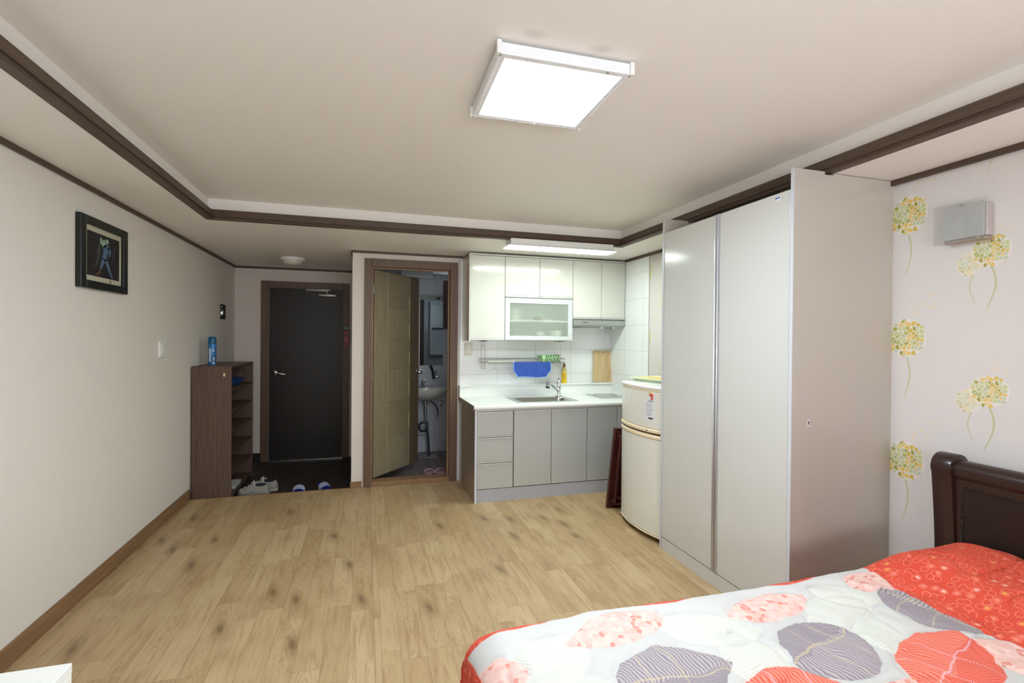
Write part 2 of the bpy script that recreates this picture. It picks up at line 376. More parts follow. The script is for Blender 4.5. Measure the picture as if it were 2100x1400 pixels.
def glass(name, rgb=(235, 245, 240), rough=.0, alpha=.85):
    n = NT(name, rough, .5); N = n.N; L = n.L
    gl = N.new('ShaderNodeBsdfGlossy'); gl.inputs['Roughness'].default_value = max(rough, .02)
    tr = N.new('ShaderNodeBsdfTransparent'); tr.inputs[0].default_value = col(*rgb)
    fr = N.new('ShaderNodeLayerWeight'); fr.inputs[0].default_value = .5
    nz = n.noise(n.tc.outputs['Object'], 5.); k = n.f('MULTIPLY_ADD', nz, .02, n.f('MULTIPLY_ADD', n.f('POWER', fr.outputs['Facing'], 4.), .6, .04))
    mx = N.new('ShaderNodeMixShader'); L.new(k, mx.inputs[0]); L.new(tr.outputs[0], mx.inputs[1]); L.new(gl.outputs[0], mx.inputs[2])
    L.new(mx.outputs[0], N['Material Output'].inputs[0]); return n.m
M_GLASS = glass('clear_glass', (250, 252, 251))
def frosted(name, rgb, rough, tr=.9, diff=.35):
    n = NT(name, rough, .4); b = n.b; b.inputs['Transmission Weight'].default_value = tr; b.inputs['IOR'].default_value = 1.15
    g = n.noise(n.tc.outputs['Object'], 300, 2); n.bump(g, .1, .001)
    b.inputs['Base Color'].default_value = col(*rgb)
    tl = n.N.new('ShaderNodeBsdfTranslucent'); tl.inputs[0].default_value = col(*rgb); df = n.N.new('ShaderNodeBsdfDiffuse'); df.inputs[0].default_value = col(*rgb)
    m1 = n.N.new('ShaderNodeMixShader'); m1.inputs[0].default_value = .5; n.L.new(tl.outputs[0], m1.inputs[1]); n.L.new(df.outputs[0], m1.inputs[2])
    m2 = n.N.new('ShaderNodeMixShader'); n.L.new(n.f('MULTIPLY_ADD', g, .02, diff), m2.inputs[0]); n.L.new(b.outputs[0], m2.inputs[1]); n.L.new(m1.outputs[0], m2.inputs[2])
    n.L.new(m2.outputs[0], n.N['Material Output'].inputs[0]); return n.m
M_FROST = frosted('frosted_glass', (248, 254, 248), .2, 1., .30)
M_MIRROR = mat('mirror_silver', (205, 212, 212), .02, metal=1, var=.005)

# ------------------------------------------------------------------ SETTING
struct('floor', boxes((XL-.1, XR+.1, YB-.1, YS+.012, -.2, 0)), M_FLOOR)
struct('floor_entry', boxes((XL-.1, HX+.02, YS+.012, YE+.1, -.2, EZ)), M_EFLOOR)
struct('floor_bathroom', boxes((HX+.02, 1.95, YS+.012, BY+.1, -.2, EZ)), M_BFLOOR)
# left wall with the open junction hole
hy0, hy1, hz0, hz1 = 5.84, 6.05, 1.615, 1.775
struct('wall_left', boxes((XL-.12, XL, YB, hy0, -.1, 2.5), (XL-.12, XL, hy1, YE+.1, -.1, 2.5), (XL-.12, XL, hy0, hy1, -.1, hz0), (XL-.12, XL, hy0, hy1, hz1, 2.5)), M_WALL)
# right wall: wallpaper, with the tiled bay over the worktop
struct('wall_right', boxes((XR, XR+.1, YB, YS+.1, -.1, 2.5)), M_DAND)
struct('wall_tile_right', boxes((XR-.008, XR, 4.134, YS, 0, ZS)), M_TILEY)
struct('trim_9', boxes((XR-.010, XR, 4.129, 4.134, .85, ZS-.02)), M_EDGE)
struct('wall_entry', boxes((XL, HX+.03, YE, YE+.1, -.1, 2.5)), M_HALL)
# wall with the bathroom door, opening x .05-.80
ox0, ox1, oz1 = .0, .85, 2.15
struct('wall_bathroom', boxes((HX, ox0, YS, YS+.1, -.1, 2.5), (ox1, .905, YS, YS+.1, -.1, 2.5), (ox0, ox1, YS, YS+.1, oz1, 2.5)), M_HALL)
struct('wall_hall_side', boxes((HX, HX+.09, YS+.1, YE, -.1, 2.5)), M_HALL)
struct('wall_kitchen', boxes((.905, XR, YS, YS+.1, -.1, 2.5)), M_TILE)
struct('trim_10', boxes((.898, .908, YS-.006, YS, .0, ZS-.02)), M_EDGE)
# bathroom shell
struct('wall_bathroom_rear', boxes((HX+.09, 1.95, BY, BY+.1, -.1, 2.5)), M_BTILE)
struct('wall_bathroom_right', boxes((1.85, 1.95, YS+.1, BY, -.1, 2.5)), M_BTILEY)
struct('wall_bathroom_left', boxes((HX+.09, HX+.1, YS+.1, BY, EZ, 2.3)), M_BTILEY)
struct('wall_bathroom_inner', boxes((.87, 1.85, YS+.1, YS+.11, EZ, 2.3)), M_BTILE)
# wall behind the camera with the window that lets the daylight in
wx0, wx1, wz0, wz1 = -.55, 2.05, .95, 2.15
struct('wall_back', boxes((XL, wx0, YB-.12, YB, -.1, 2.5), (wx1, XR, YB-.12, YB, -.1, 2.5), (wx0, wx1, YB-.12, YB, -.1, wz0), (wx0, wx1, YB-.12, YB, wz1, 2.5)), M_WALL)
wn_ = sthing('window_1', ((wx0+wx1)/2, YB-.06, wz0))
obj('window_frame', boxes((wx0, wx0+.05, YB-.1, YB-.02, wz0, wz1), (wx1-.05, wx1, YB-.1, YB-.02, wz0, wz1), (wx0+.05, wx1-.05, YB-.1, YB-.02, wz0, wz0+.05), (wx0+.05, wx1-.05, YB-.1, YB-.02, wz1-.05, wz1), (.72, .77, YB-.1, YB-.02, wz0+.05, wz1-.05), bev=.004), M_PWHITE, wn_)
# ceiling: a low soffit around a raised tray
bm = boxes((XL-.1, TX0, YB-.1, YE+.1, ZS, 2.5), (TX1, XR+.1, YB-.1, YE+.1, ZS, 2.5), (TX0, TX1, TY1, YE+.1, ZS, 2.5), (TX0, TX1, YB-.1, TY0, ZS, 2.5), (TX0, TX1, TY0, TY1, ZC, 2.5))
struct('ceiling', bm, M_CEIL)

def ring_profile(bm, prof, x0, x1, y0, y1):
    """a mitred moulding round the tray; prof = (inward offset, z)"""
    rings = []
    for (a, b, sa, sb) in ((x0, y0, 1, 1), (x1, y0, -1, 1), (x1, y1, -1, -1), (x0, y1, 1, -1)):
        rings.append([Vector((a+sa*p, b+sb*p, z)) for p, z in prof])
    rings.append(rings[0])
    t = bmesh.new(); R = [[t.verts.new(p) for p in r] for r in rings[:4]]; n = len(prof)
    for i in range(4):
        A, Bq = R[i], R[(i+1) % 4]
        for k in range(n): t.faces.new((A[k], A[(k+1) % n], Bq[(k+1) % n], Bq[k]))
    bmesh.ops.recalc_face_normals(t, faces=t.faces); merge(bm, t)
bm = B(); ring_profile(bm, [(-.012, ZS-.004), (.030, ZS-.004), (.034, ZS+.004), (.028, ZS+.009), (.028, ZS+.015), (.036, ZS+.017), (.036, ZS+.058), (.030, ZS+.064), (.0, ZS+.066), (-.0, ZS+.0), (-.012, ZS-.0)], TX0, TX1, TY0, TY1)
struct('trim_1', bm, M_TRIM)
struct('trim_2', boxes((XL, XL+.014, YB, YE, ZS-.026, ZS)), M_TRIM)
struct('trim_3', boxes((XL+.014, HX-.012, YE-.014, YE, ZS-.024, ZS)), M_TRIMX)
struct('trim_4', boxes((HX-.014, HX, YS-.012, YE, ZS-.024, ZS)), M_TRIM)
struct('trim_5', boxes((HX, .93, YS-.012, YS, ZS-.022, ZS)), M_TRIMX)
struct('trim_6', boxes((XR-.02, XR, YB, 1.868, ZS-.026, ZS)), M_TRIM)
struct('trim_7', boxes((XR-.024, XR-.009, 2.95, 4.57, ZS-.026, ZS)), M_TRIM)
struct('baseboard_left', boxes((XL, XL+.01, YB, YS+.0, 0, .095)), M_BASEB)
struct('baseboard_column', boxes((HX-.008, -.035, YS-.01, YS, 0, .06), (HX-.008, HX, YS, YS+.025, 0, .06)), M_BASEB)
struct('trim_8', boxes((XL+.01, HX-.0, YS, YS+.014, -.05, .002)), M_BASEB)
M_EBASE = mat('dark_base_tile', (52, 44, 42), .3, var=.05)
struct('baseboard_entry', boxes((XL+.01, -1.19, YE-.012, YE, EZ, .05), (HX-.012, HX, YS+.03, YE, EZ, .05), (XL, XL+.01, YS+.01, YE, EZ, .05)), M_EBASE)
struct('baseboard_right', boxes((XR-.01, XR, YB, 1.868, 0, .09)), M_BASEB)

# --- junction hole in the left wall
j = thing('junction_box', 'open dark junction box with loose metal parts in left wall above shoe rack', 'junction box', (XL, (hy0+hy1)/2, hz0))
obj('box_lining', boxes((XL-.062, XL-.058, hy0, hy1, hz0, hz1), (XL-.062, XL+.001, hy0, hy0+.004, hz0, hz1), (XL-.062, XL+.001, hy1-.004, hy1, hz0, hz1), (XL-.062, XL+.001, hy0, hy1, hz0, hz0+.004), (XL-.062, XL+.001, hy0, hy1, hz1-.004, hz1)), M_BLACK, j)
bm = boxes((XL-.045, XL-.012, 5.885, 5.955, 1.645, 1.70), (XL-.04, XL-.005, 5.955, 6.0, 1.66, 1.72), bev=.004)
tube(bm, [(XL-.03, 5.88, 1.76), (XL-.004, 5.91, 1.74), (XL-.01, 5.95, 1.705)], .004, 8)
obj('terminal_block', bm, M_CHROME, j, True)
bm = B(); tube(bm, [(XL-.05, 5.99, 1.77), (XL-.01, 5.98, 1.75), (XL-.015, 5.95, 1.73), (XL-.03, 5.93, 1.70)], .003, 8)
obj('wire', bm, M_PWHITE, j, True)

# --- door_1 entry door
d1 = sthing('door_1', (-.69, YE-.02, EZ))
fx0, fx1 = -1.195, -.2
obj('door_frame', boxes((fx0, -1.112, YE-.035, YE, EZ, 2.095), (-.272, fx1, YE-.035, YE, EZ, 2.095), (-1.112, -.272, YE-.035, YE, 2.022, 2.095), bev=.004), M_EFRAME, d1)
leaf = obj('door_leaf', boxes((-1.106, -.278, YE-.022, YE-.002, EZ+.018, 2.016), bev=.003), M_EDOOR, d1)
obj('threshold', boxes((-1.112, -.272, YE-.05, YE, EZ, EZ+.014)), M_STEEL, d1)
obj('seal', boxes((-1.1125, -1.106, YE-.024, YE-.004, EZ+.015, 2.022), (-.278, -.2715, YE-.024, YE-.004, EZ+.015, 2.022), (-1.106, -.278, YE-.024, YE-.004, 2.016, 2.022)), mat('grey_gasket', (120, 124, 122), .5), d1)
bm = B(); lathe(bm, [(0, 0), (.028, 0), (.03, .004), (.026, .01), (.012, .012), (.011, .045), (0, .046)], seg=24, M=Matrix.Translation((-1.045, YE-.022, 1.0)) @ Matrix.Rotation(PI/2, 4, 'X'))
tube(bm, [(-1.045, YE-.062, 1.0), (-1.0, YE-.066, .998), (-.95, YE-.064, .988), (-.925, YE-.06, .986)], [.011, .012, .010, .008], 12)
cyl(bm, (-1.045, YE-.03, 1.03), .012, .016, 'y')
obj('lever_handle', bm, M_CHROME, leaf, True)
bm = boxes((-.56, -.35, YE-.07, YE-.022, 1.925, 1.96), bev=.01)
cyl(bm, (-.46, YE-.06, 1.975), .012, .03); box(bm, -.70, -.45, YE-.075, YE-.06, 1.987, 1.998, bev=.003); box(bm, -.70, -.42, YE-.055, YE-.03, 2.0, 2.012, bev=.003)
obj('door_closer', bm, M_DSTEEL, leaf, True)
# --- small items on the entry door frame
t = thing('fire_call_point', 'small red fire call point with yellow lamp on right frame of dark entry door', 'fire alarm', (-.235, YE-.035, 1.33))
obj('housing', boxes((-.265, -.205, YE-.055, YE-.035, 1.33, 1.505), bev=.004), mat('red_plastic', (150, 24, 24), .35), t)
bm = B(); cyl(bm, (-.245, YE-.058, 1.41), .008, .008, 'y', 16); obj('indicator_lamp', bm, mat('amber_lamp', (230, 150, 50), .3), t, True)
obj('nameplate', boxes((-.25, -.22, YE-.058, YE-.055, 1.44, 1.47)), M_BLACK, t)
obj('slot', boxes((-.255, -.215, YE-.058, YE-.055, 1.35, 1.36)), M_BLACK, t)
t = thing('exit_sticker', 'narrow green and white sticker above red call point on door frame', 'sticker', (-.235, YE-.036, 1.53))
obj('backing', boxes((-.268, -.203, YE-.0365, YE-.035, 1.53, 1.56)), mat('green_sticker', (70, 130, 92), .5), t)
bm = B()
for k in range(6): box(bm, -.262+k*.0095, -.256+k*.0095, YE-.0372, YE-.0365, 1.54, 1.551)
obj('lettering', bm, mat('pale_lettering', (215, 230, 215), .5), t)

# --- door_2 bathroom door
d2 = sthing('door_2', (.43, YS, 0))
obj('door_frame', boxes((-.02, .05, YS-.02, YS+.12, 0, 2.19), (.802, .88, YS-.02, YS+.12, 0, 2.19), (.05, .802, YS-.02, YS+.12, 2.112, 2.19), bev=.003), M_FRAME, d2)
obj('threshold', boxes((.05, .802, YS-.02, YS+.12, -.05, .045), bev=.004), M_BASEB, d2)
obj('door_stop', boxes((.05, .062, YS+.04, YS+.07, .045, 2.112), (.79, .802, YS+.04, YS+.07, .045, 2.112), (.062, .79, YS+.04, YS+.07, 2.10, 2.112)), wood_mat('frame_edge_film', (158, 126, 88), (130, 100, 68), 2, 90), d2)
hx, hy = .066, 4.992
ang = math.atan2(5.575-hy, .572-hx); LW = .752
MD = Matrix.Translation((hx, hy, 0)) @ Matrix.Rotation(ang, 4, 'Z')
def dpart(name, bs, m, par, bev=.0015):
    bm = B()
    for b in bs: box(bm, *b, bev=bev, M=MD)
    return obj(name, bm, m, par)
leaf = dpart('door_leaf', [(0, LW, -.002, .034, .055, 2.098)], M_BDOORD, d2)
# camera-side face is local -y
dpart('stile', [(.004, .215, -.0055, -.002, .057, 2.096)], M_BDOOR, leaf, .001)
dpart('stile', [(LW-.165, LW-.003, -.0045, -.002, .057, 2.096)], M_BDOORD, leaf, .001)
zs = [.057, .42, .77, 1.11, 1.42, 1.74, 2.096]
for a, b in zip(zs, zs[1:]):
    dpart('panel', [(.22, LW-.17, -.0052, -.002, a+.0015, b-.0015)], M_BDOOR if zs.index(a) % 2 == 0 else M_BDOORH, leaf, .001)
dpart('inlay_strip', [(.2155, .2195, -.0058, -.002, .057, 2.096), (LW-.1695, LW-.1655, -.0058, -.002, .057, 2.096)], mat('pale_inlay', (184, 174, 136), .35), leaf, .0005)
dpart('inlay_mark', [(LW-.185, LW-.176, -.0068, -.005, z-.07, z+.07) for z in (.55, .9, 1.2, 1.5, 1.8)], mat('pale_inlay', (184, 174, 136), .35), leaf, .002)
bm = B(); MH = MD @ Matrix.Translation((LW-.045, -.006, 1.06))
lathe(bm, [(0, 0), (.028, 0), (.028, .006), (.012, .01), (.01, .03), (.024, .038), (.028, .052), (.02, .064), (0, .067)], seg=20, M=MH @ Matrix.Rotation(PI/2, 4, 'X'))
lathe(bm, [(0, 0), (.028, 0), (.028, .006), (.012, .01), (.01, .03), (.024, .038), (.028, .052), (.02, .064), (0, .067)], seg=20, M=MD @ Matrix.Translation((LW-.045, .034, 1.06)) @ Matrix.Rotation(-PI/2, 4, 'X'))
obj('door_knob', bm, M_CHROME, leaf, True)
for z in (.25, 1.06, 1.9): dpart('hinge', [(-.012, .004, -.01, .012, z-.045, z+.045)], M_DSTEEL, leaf, .002)

# --- bathroom window on the rear wall
bw = sthing('window_2', (1.14, BY-.02, 1.56))
obj('window_frame', boxes((.97, 1.035, BY-.04, BY, 1.555, 2.19), (1.33, 1.39, BY-.04, BY, 1.555, 2.19), (1.035, 1.33, BY-.04, BY, 1.555, 1.61), (1.035, 1.33, BY-.04, BY, 2.14, 2.19), bev=.003), mat('dark_window_frame', (84, 58, 54), .4), bw)
obj('pane', boxes((1.035, 1.33, BY-.02, BY-.012, 1.61, 2.14)), mat('daylit_frosted_pane', (205, 220, 240), .5, emit=BATH_E), bw)

# ------------------------------------------------------------------ LAMPS
t = thing('ceiling_light', 'square white ceiling panel lamp lit bright white', 'ceiling light', (.648, 1.775, ZC-.047), math.radians(-1.2))
h = .238
bm = B()
for (a, b, c_, d) in ((-h, h, -h, -h+.012), (-h, h, h-.012, h), (-h, -h+.012, -h+.012, h-.012), (h-.012, h, -h+.012, h-.012)): box(bm, a, b, c_, d, 0, .038, bev=.002)
for (a, b, c_, d) in ((-h+.01, h-.01, -h+.01, -h+.026), (-h+.01, h-.01, h-.026, h-.01), (-h+.01, -h+.026, -h+.026, h-.026), (h-.026, h-.01, -h+.026, h-.026)): box(bm, a, b, c_, d, .001, .01)
box(bm, -h+.012, h-.012, -h+.012, h-.012, .036, .042); box(bm, -.20, .20, -.20, .20, .042, .0465)
obj('frame', bm, mat('white_lamp_frame', (236, 238, 242), .35), t, local=True)
bm = B(); box(bm, -h+.024, h-.024, -h+.024, h-.024, .006, .012); obj('diffuser', bm, mat('panel_diffuser', (230, 244, 255), .4, emit=PANEL_E), t, local=True)
for (x, y) in ((-h, -h), (h, -h), (h, h), (-h, h)):
    bm = B(); box(bm, x-.008, x+.008, y-.008, y+.008, -.002, .042, bev=.003); obj('corner_cap', bm, M_PWHITE, t, local=True)
for (x, y) in ((-h+.006, -h+.006), (h-.006, -h+.006), (.15, -h+.008), (.03, h-.008), (h-.008, h-.008), (-h+.006, h-.008)):
    bm = B(); cyl(bm, (x, y, -.002), .004, .004, seg=12); obj('screw', bm, M_DSTEEL, t, local=True)

t = thing('fluorescent_light', 'long white fluorescent fitting lit on soffit above kitchen wall cabinets', 'ceiling light', (1.6, 3.94, 2.195))
prism_prof = [(3.865, ZS), (4.015, ZS), (4.015, 2.225), (4.035, 2.197), (3.845, 2.197), (3.865, 2.225)]
bm = boxes((1.13, 2.06, 3.865, 4.015, 2.215, ZS), bev=.003)
loft(bm, [[(1.128, 3.863, 2.216), (2.062, 3.863, 2.216), (2.062, 4.017, 2.216), (1.128, 4.017, 2.216)], [(1.105, 3.85, 2.203), (2.085, 3.85, 2.203), (2.085, 4.03, 2.203), (1.105, 4.03, 2.203)], [(1.105, 3.85, 2.199), (2.085, 3.85, 2.199), (2.085, 4.03, 2.199), (1.105, 4.03, 2.199)]])
obj('housing', bm, M_PWHITE, t)
obj('diffuser', boxes((1.112, 2.078, 3.857, 4.023, 2.1945, 2.199)), mat('tube_diffuser', (240, 255, 246), .4, emit=TUBE_E), t)

t = thing('dome_light', 'round white ceiling dome lamp switched off over the entry', 'ceiling light', (-.745, 5.62, 2.19))
bm = B(); lathe(bm, [(0, ZS), (.118, ZS), (.122, ZS-.012), (.118, ZS-.03), (.1, ZS-.032), (0, ZS-.032)], (-.745, 5.62, 0)); obj('base', bm, M_PWHITE, t, True)
bm = B(); lathe(bm, [(0, ZS-.03), (.1, ZS-.03), (.098, ZS-.042), (.08, ZS-.062), (.045, ZS-.076), (0, ZS-.08)], (-.745, 5.62, 0)); obj('shade', bm, mat('milky_shade', (225, 220, 210), .25), t, True)

# wall sconce over the bed
t = thing('wall_sconce', 'square glass wall lamp on dandelion wallpaper above dark headboard', 'wall lamp', (XR, 1.5, 1.88))
obj('mount', boxes((2.553, XR, 1.448, 1.600, 1.900, 2.040), bev=.003), mat('satin_mount', (196, 186, 184), .35, metal=.3), t)
obj('shelf_lip', boxes((2.545, XR, 1.447, 1.612, 1.884, 1.898), bev=.003), mat('bronze_lip', (176, 160, 150), .35, metal=.4), t)
obj('inner_shade', boxes((2.546, 2.552, 1.456, 1.618, 1.899, 2.052), bev=.002), mat('frosted_grey_shade', (192, 188, 188), .45), t)
obj('outer_glass', boxes((2.532, 2.539, 1.442, 1.645, 1.882, 2.062), bev=.003), M_GLASS, t)
for (y, z) in ((1.47, 1.892), (1.60, 1.892), (1.54, 2.052)):
    bm = B(); cyl(bm, (2.538, y, z), .006, .028, 'x', 12); obj('clip', bm, M_CHROME, t, True)

# ------------------------------------------------------------------ LEFT WALL
t = thing('picture_frame', 'black framed print of pale blue figure on left wall', 'picture', (XL, 3.41, 1.69))
y0, y1, z0, z1 = 3.15, 3.685, 1.692, 2.088
fwid = .055
rings = []
bm = boxes((XL, XL+.028, y0, y0+fwid, z0, z1), (XL, XL+.028, y1-fwid, y1, z0, z1), (XL, XL+.028, y0+fwid, y1-fwid, z0, z0+.045), (XL, XL+.028, y0+fwid, y1-fwid, z1-.045, z1), bev=.004)
obj('frame', bm, mat('black_frame', (26, 30, 28), .35), t)
my0, my1, mz0, mz1 = y0+fwid, y1-fwid, z0+.045, z1-.045
obj('mount_board', boxes((XL, XL+.012, my0-.005, my1+.005, mz0-.005, mz1+.005)), mat('cream_mount_board', (196, 192, 170), .7), t)
py0, py1, pz0, pz1 = my0+.035, my1-.03, mz0+.03, mz1-.03
pr = obj('print', boxes((XL+.012, XL+.014, py0, py1, pz0, pz1)), mat('dark_print', (34, 32, 34), .5, var=.25, scale=14), t)
def flat(bm, pts, x0=XL+.014, x1=XL+.0155):
    prism(bm, [(py0+(py1-py0)*a, pz1-(pz1-pz0)*b) for a, b in pts], 'x', x0, x1)
def limb(bm, pts, ws):
    L_, R2 = [], []
    for i, (a, b) in enumerate(pts):
        q = pts[min(i+1, len(pts)-1)]; p = pts[max(i-1, 0)]; dx, dy = q[0]-p[0], q[1]-p[1]; l = math.hypot(dx, dy); nx, ny = -dy/l, dx/l
        L_.append((a+nx*ws[i], b+ny*ws[i])); R2.append((a-nx*ws[i], b-ny*ws[i]))
    flat(bm, L_+R2[::-1])
bm = B(); limb(bm, [(.60, .20), (.56, .28), (.52, .45), (.50, .58)], [.05, .085, .06, .07]); limb(bm, [(.53, .56), (.62, .70), (.68, .84), (.76, .97)], [.05, .04, .028, .018]); limb(bm, [(.50, .56), (.43, .68), (.38, .82)], [.05, .04, .025])
limb(bm, [(.62, .25), (.68, .36), (.66, .47)], [.035, .03, .018]); obj('figure', bm, mat('pale_blue_paint', (84, 112, 138), .5, var=.2, scale=60), pr)
bm = B(); limb(bm, [(.585, .07), (.59, .12), (.585, .18)], [.025, .045, .025]); limb(bm, [(.55, .23), (.46, .22), (.38, .17)], [.05, .045, .03])
for cx, cz in ((.40, .13), (.49, .15)): 
    pp = [(cx+.032*math.cos(k*PI/5), cz+.055*math.sin(k*PI/5)) for k in range(10)]; flat(bm, pp, XL+.014, XL+.0158)
obj('highlight', bm, mat('pale_green_paint', (150, 180, 160), .5, var=.1), pr)
bm = B(); limb(bm, [(.38, .80), (.35, .90), (.27, .95)], [.02, .02, .03]); obj('foot_accent', bm, mat('orange_paint', (104, 72, 54), .5), pr)
bm = B(); limb(bm, [(.36, .2), (.33, .4), (.3, .6), (.22, .8)], [.02, .05, .04, .01]); obj('streak', bm, mat('grey_brush', (64, 66, 64), .6, var=.2), pr); bm = B(); limb(bm, [(.85, .2), (.8, .4), (.74, .6)], [.01, .03, .01]); obj('streak', bm, mat('grey_brush', (64, 66, 64), .6, var=.2), pr)
obj('stamp', boxes((XL+.012, XL+.0128, 3.49, 3.505, mz0+.006, mz0+.022)), mat('brown_stamp', (120, 105, 88), .6), t)

t = thing('light_switch', 'white rocker light switch on left wall', 'light switch', (XL, 4.29, 1.272))
obj('plate', boxes((XL, XL+.016, 4.235, 4.34, 1.272, 1.396), bev=.004), M_PWHITE, t)
obj('rocker', boxes((XL+.016, XL+.021, 4.262, 4.315, 1.297, 1.331), bev=.002), M_WHITE, t)
obj('rocker', boxes((XL+.016, XL+.021, 4.262, 4.315, 1.337, 1.371), bev=.002), M_WHITE, t)

# ------------------------------------------------------------------ SHOE RACK
rx0, rx1, ry0, ry1, rz = XL+.012, -1.154, 4.93, 5.805, 1.166
t = thing('shoe_rack', 'tall dark walnut shoe rack with open shelves against left wall', 'shoe rack', ((rx0+rx1)/2, (ry0+ry1)/2, EZ))
obj('side_panel', boxes((rx0, rx1, ry0, ry0+.016, EZ, rz-.016), bev=.001), M_RACK, t)
obj('side_panel', boxes((rx0, rx1, ry1-.016, ry1, EZ, rz-.016), bev=.001), M_RACK, t)
obj('top', boxes((rx0, rx1, ry0, ry1, rz-.016, rz), bev=.001), M_RACKH, t)
obj('back_panel', boxes((rx0, rx0+.006, ry0+.016, ry1-.016, EZ, rz-.016)), M_RACK, t)
for z in (.955, .766, .577, .382, .19, -.005):
    obj('shelf', boxes((rx0+.006, rx1-.006, ry0+.016, ry1-.016, z-.014, z)), M_RACKH, t)
obj('hook_pad', boxes((rx1-.066, rx1-.050, ry0-.008, ry0, 1.075, 1.105), bev=.003), mat('cream_pad', (220, 200, 150), .4), t)
# things on the rack
t = thing('spray_can', 'blue aerosol can standing on top of walnut shoe rack', 'spray can', (-1.372, 5.17, rz))
sx, sy = -1.372, 5.17
bm = B(); lathe(bm, [(0, 0), (.032, 0), (.034, .004), (.034, .19), (.031, .2), (0, .2)], (sx, sy, rz)); can = obj('can_body', bm, mat('blue_can', (58, 124, 186), .3, metal=.2, var=.12, scale=20), t, True)
bm = B(); lathe(bm, [(0, 0), (.033, 0), (.034, .006), (.034, .05), (.026, .066), (0, .07)], (sx, sy, rz+.195)); obj('cap', bm, mat('teal_cap', (22, 96, 136), .3), t, True)
def curved_patch(bm, cx, cy, r, a0, a1, z0, z1, n=6, th=.0006):
    for k in range(n):
        p0, p1 = a0+(a1-a0)*k/n, a0+(a1-a0)*(k+1)/n
        P = [(cx+q*math.cos(a), cy+q*math.sin(a)) for q, a in ((r, p0), (r+th, p0), (r+th, p1), (r, p1))]
        prism(bm, P, 'z', z0, z1)
bm = B(); D = math.radians
for (a, b, z, zz) in ((-120, -92, .03, .155),): curved_patch(bm, sx, sy, .034, D(a), D(b), rz+z, rz+zz)
for k in range(7): curved_patch(bm, sx, sy, .034, D(-66), D(-50+(k % 3)*6), rz+.035+k*.006, rz+.038+k*.006)
for z, a0, a1 in ((.125, -70, -46), (.14, -68, -50), (.012, -75, -35), (.02, -65, -45), (.055, -60, -40)): curved_patch(bm, sx, sy, .034, D(a0), D(a1), rz+z, rz+z+.009)
obj('print', bm, mat('white_can_print', (215, 228, 238), .4), can)

bm = B(); lathe(bm, [(0, 0), (.07, 0), (.078, .005), (.128, .050), (.134, .054), (.128, .056), (.074, .014), (0, .010)], (-1.300, 5.46, .956), 40, sx=1.02, sy=2.1)
tag(obj('blue_bowl', bm, mat('blue_plastic', (38, 104, 190), .3, var=.05), None, True), 'shallow blue plastic bowl on top inner shelf of shoe rack', 'bowl')
t = thing('flat_box', 'flat pale box lying on bottom shelf of shoe rack', 'box', (-1.27, 5.3, -.005))
obj('box_base', boxes((-1.40, -1.18, 5.18, 5.42, -.005, .014), bev=.002), mat('pale_card', (186, 184, 178), .5), t)
obj('box_lid', boxes((-1.402, -1.178, 5.178, 5.422, .014, .022), bev=.002), mat('pale_lid', (205, 204, 200), .4), t)

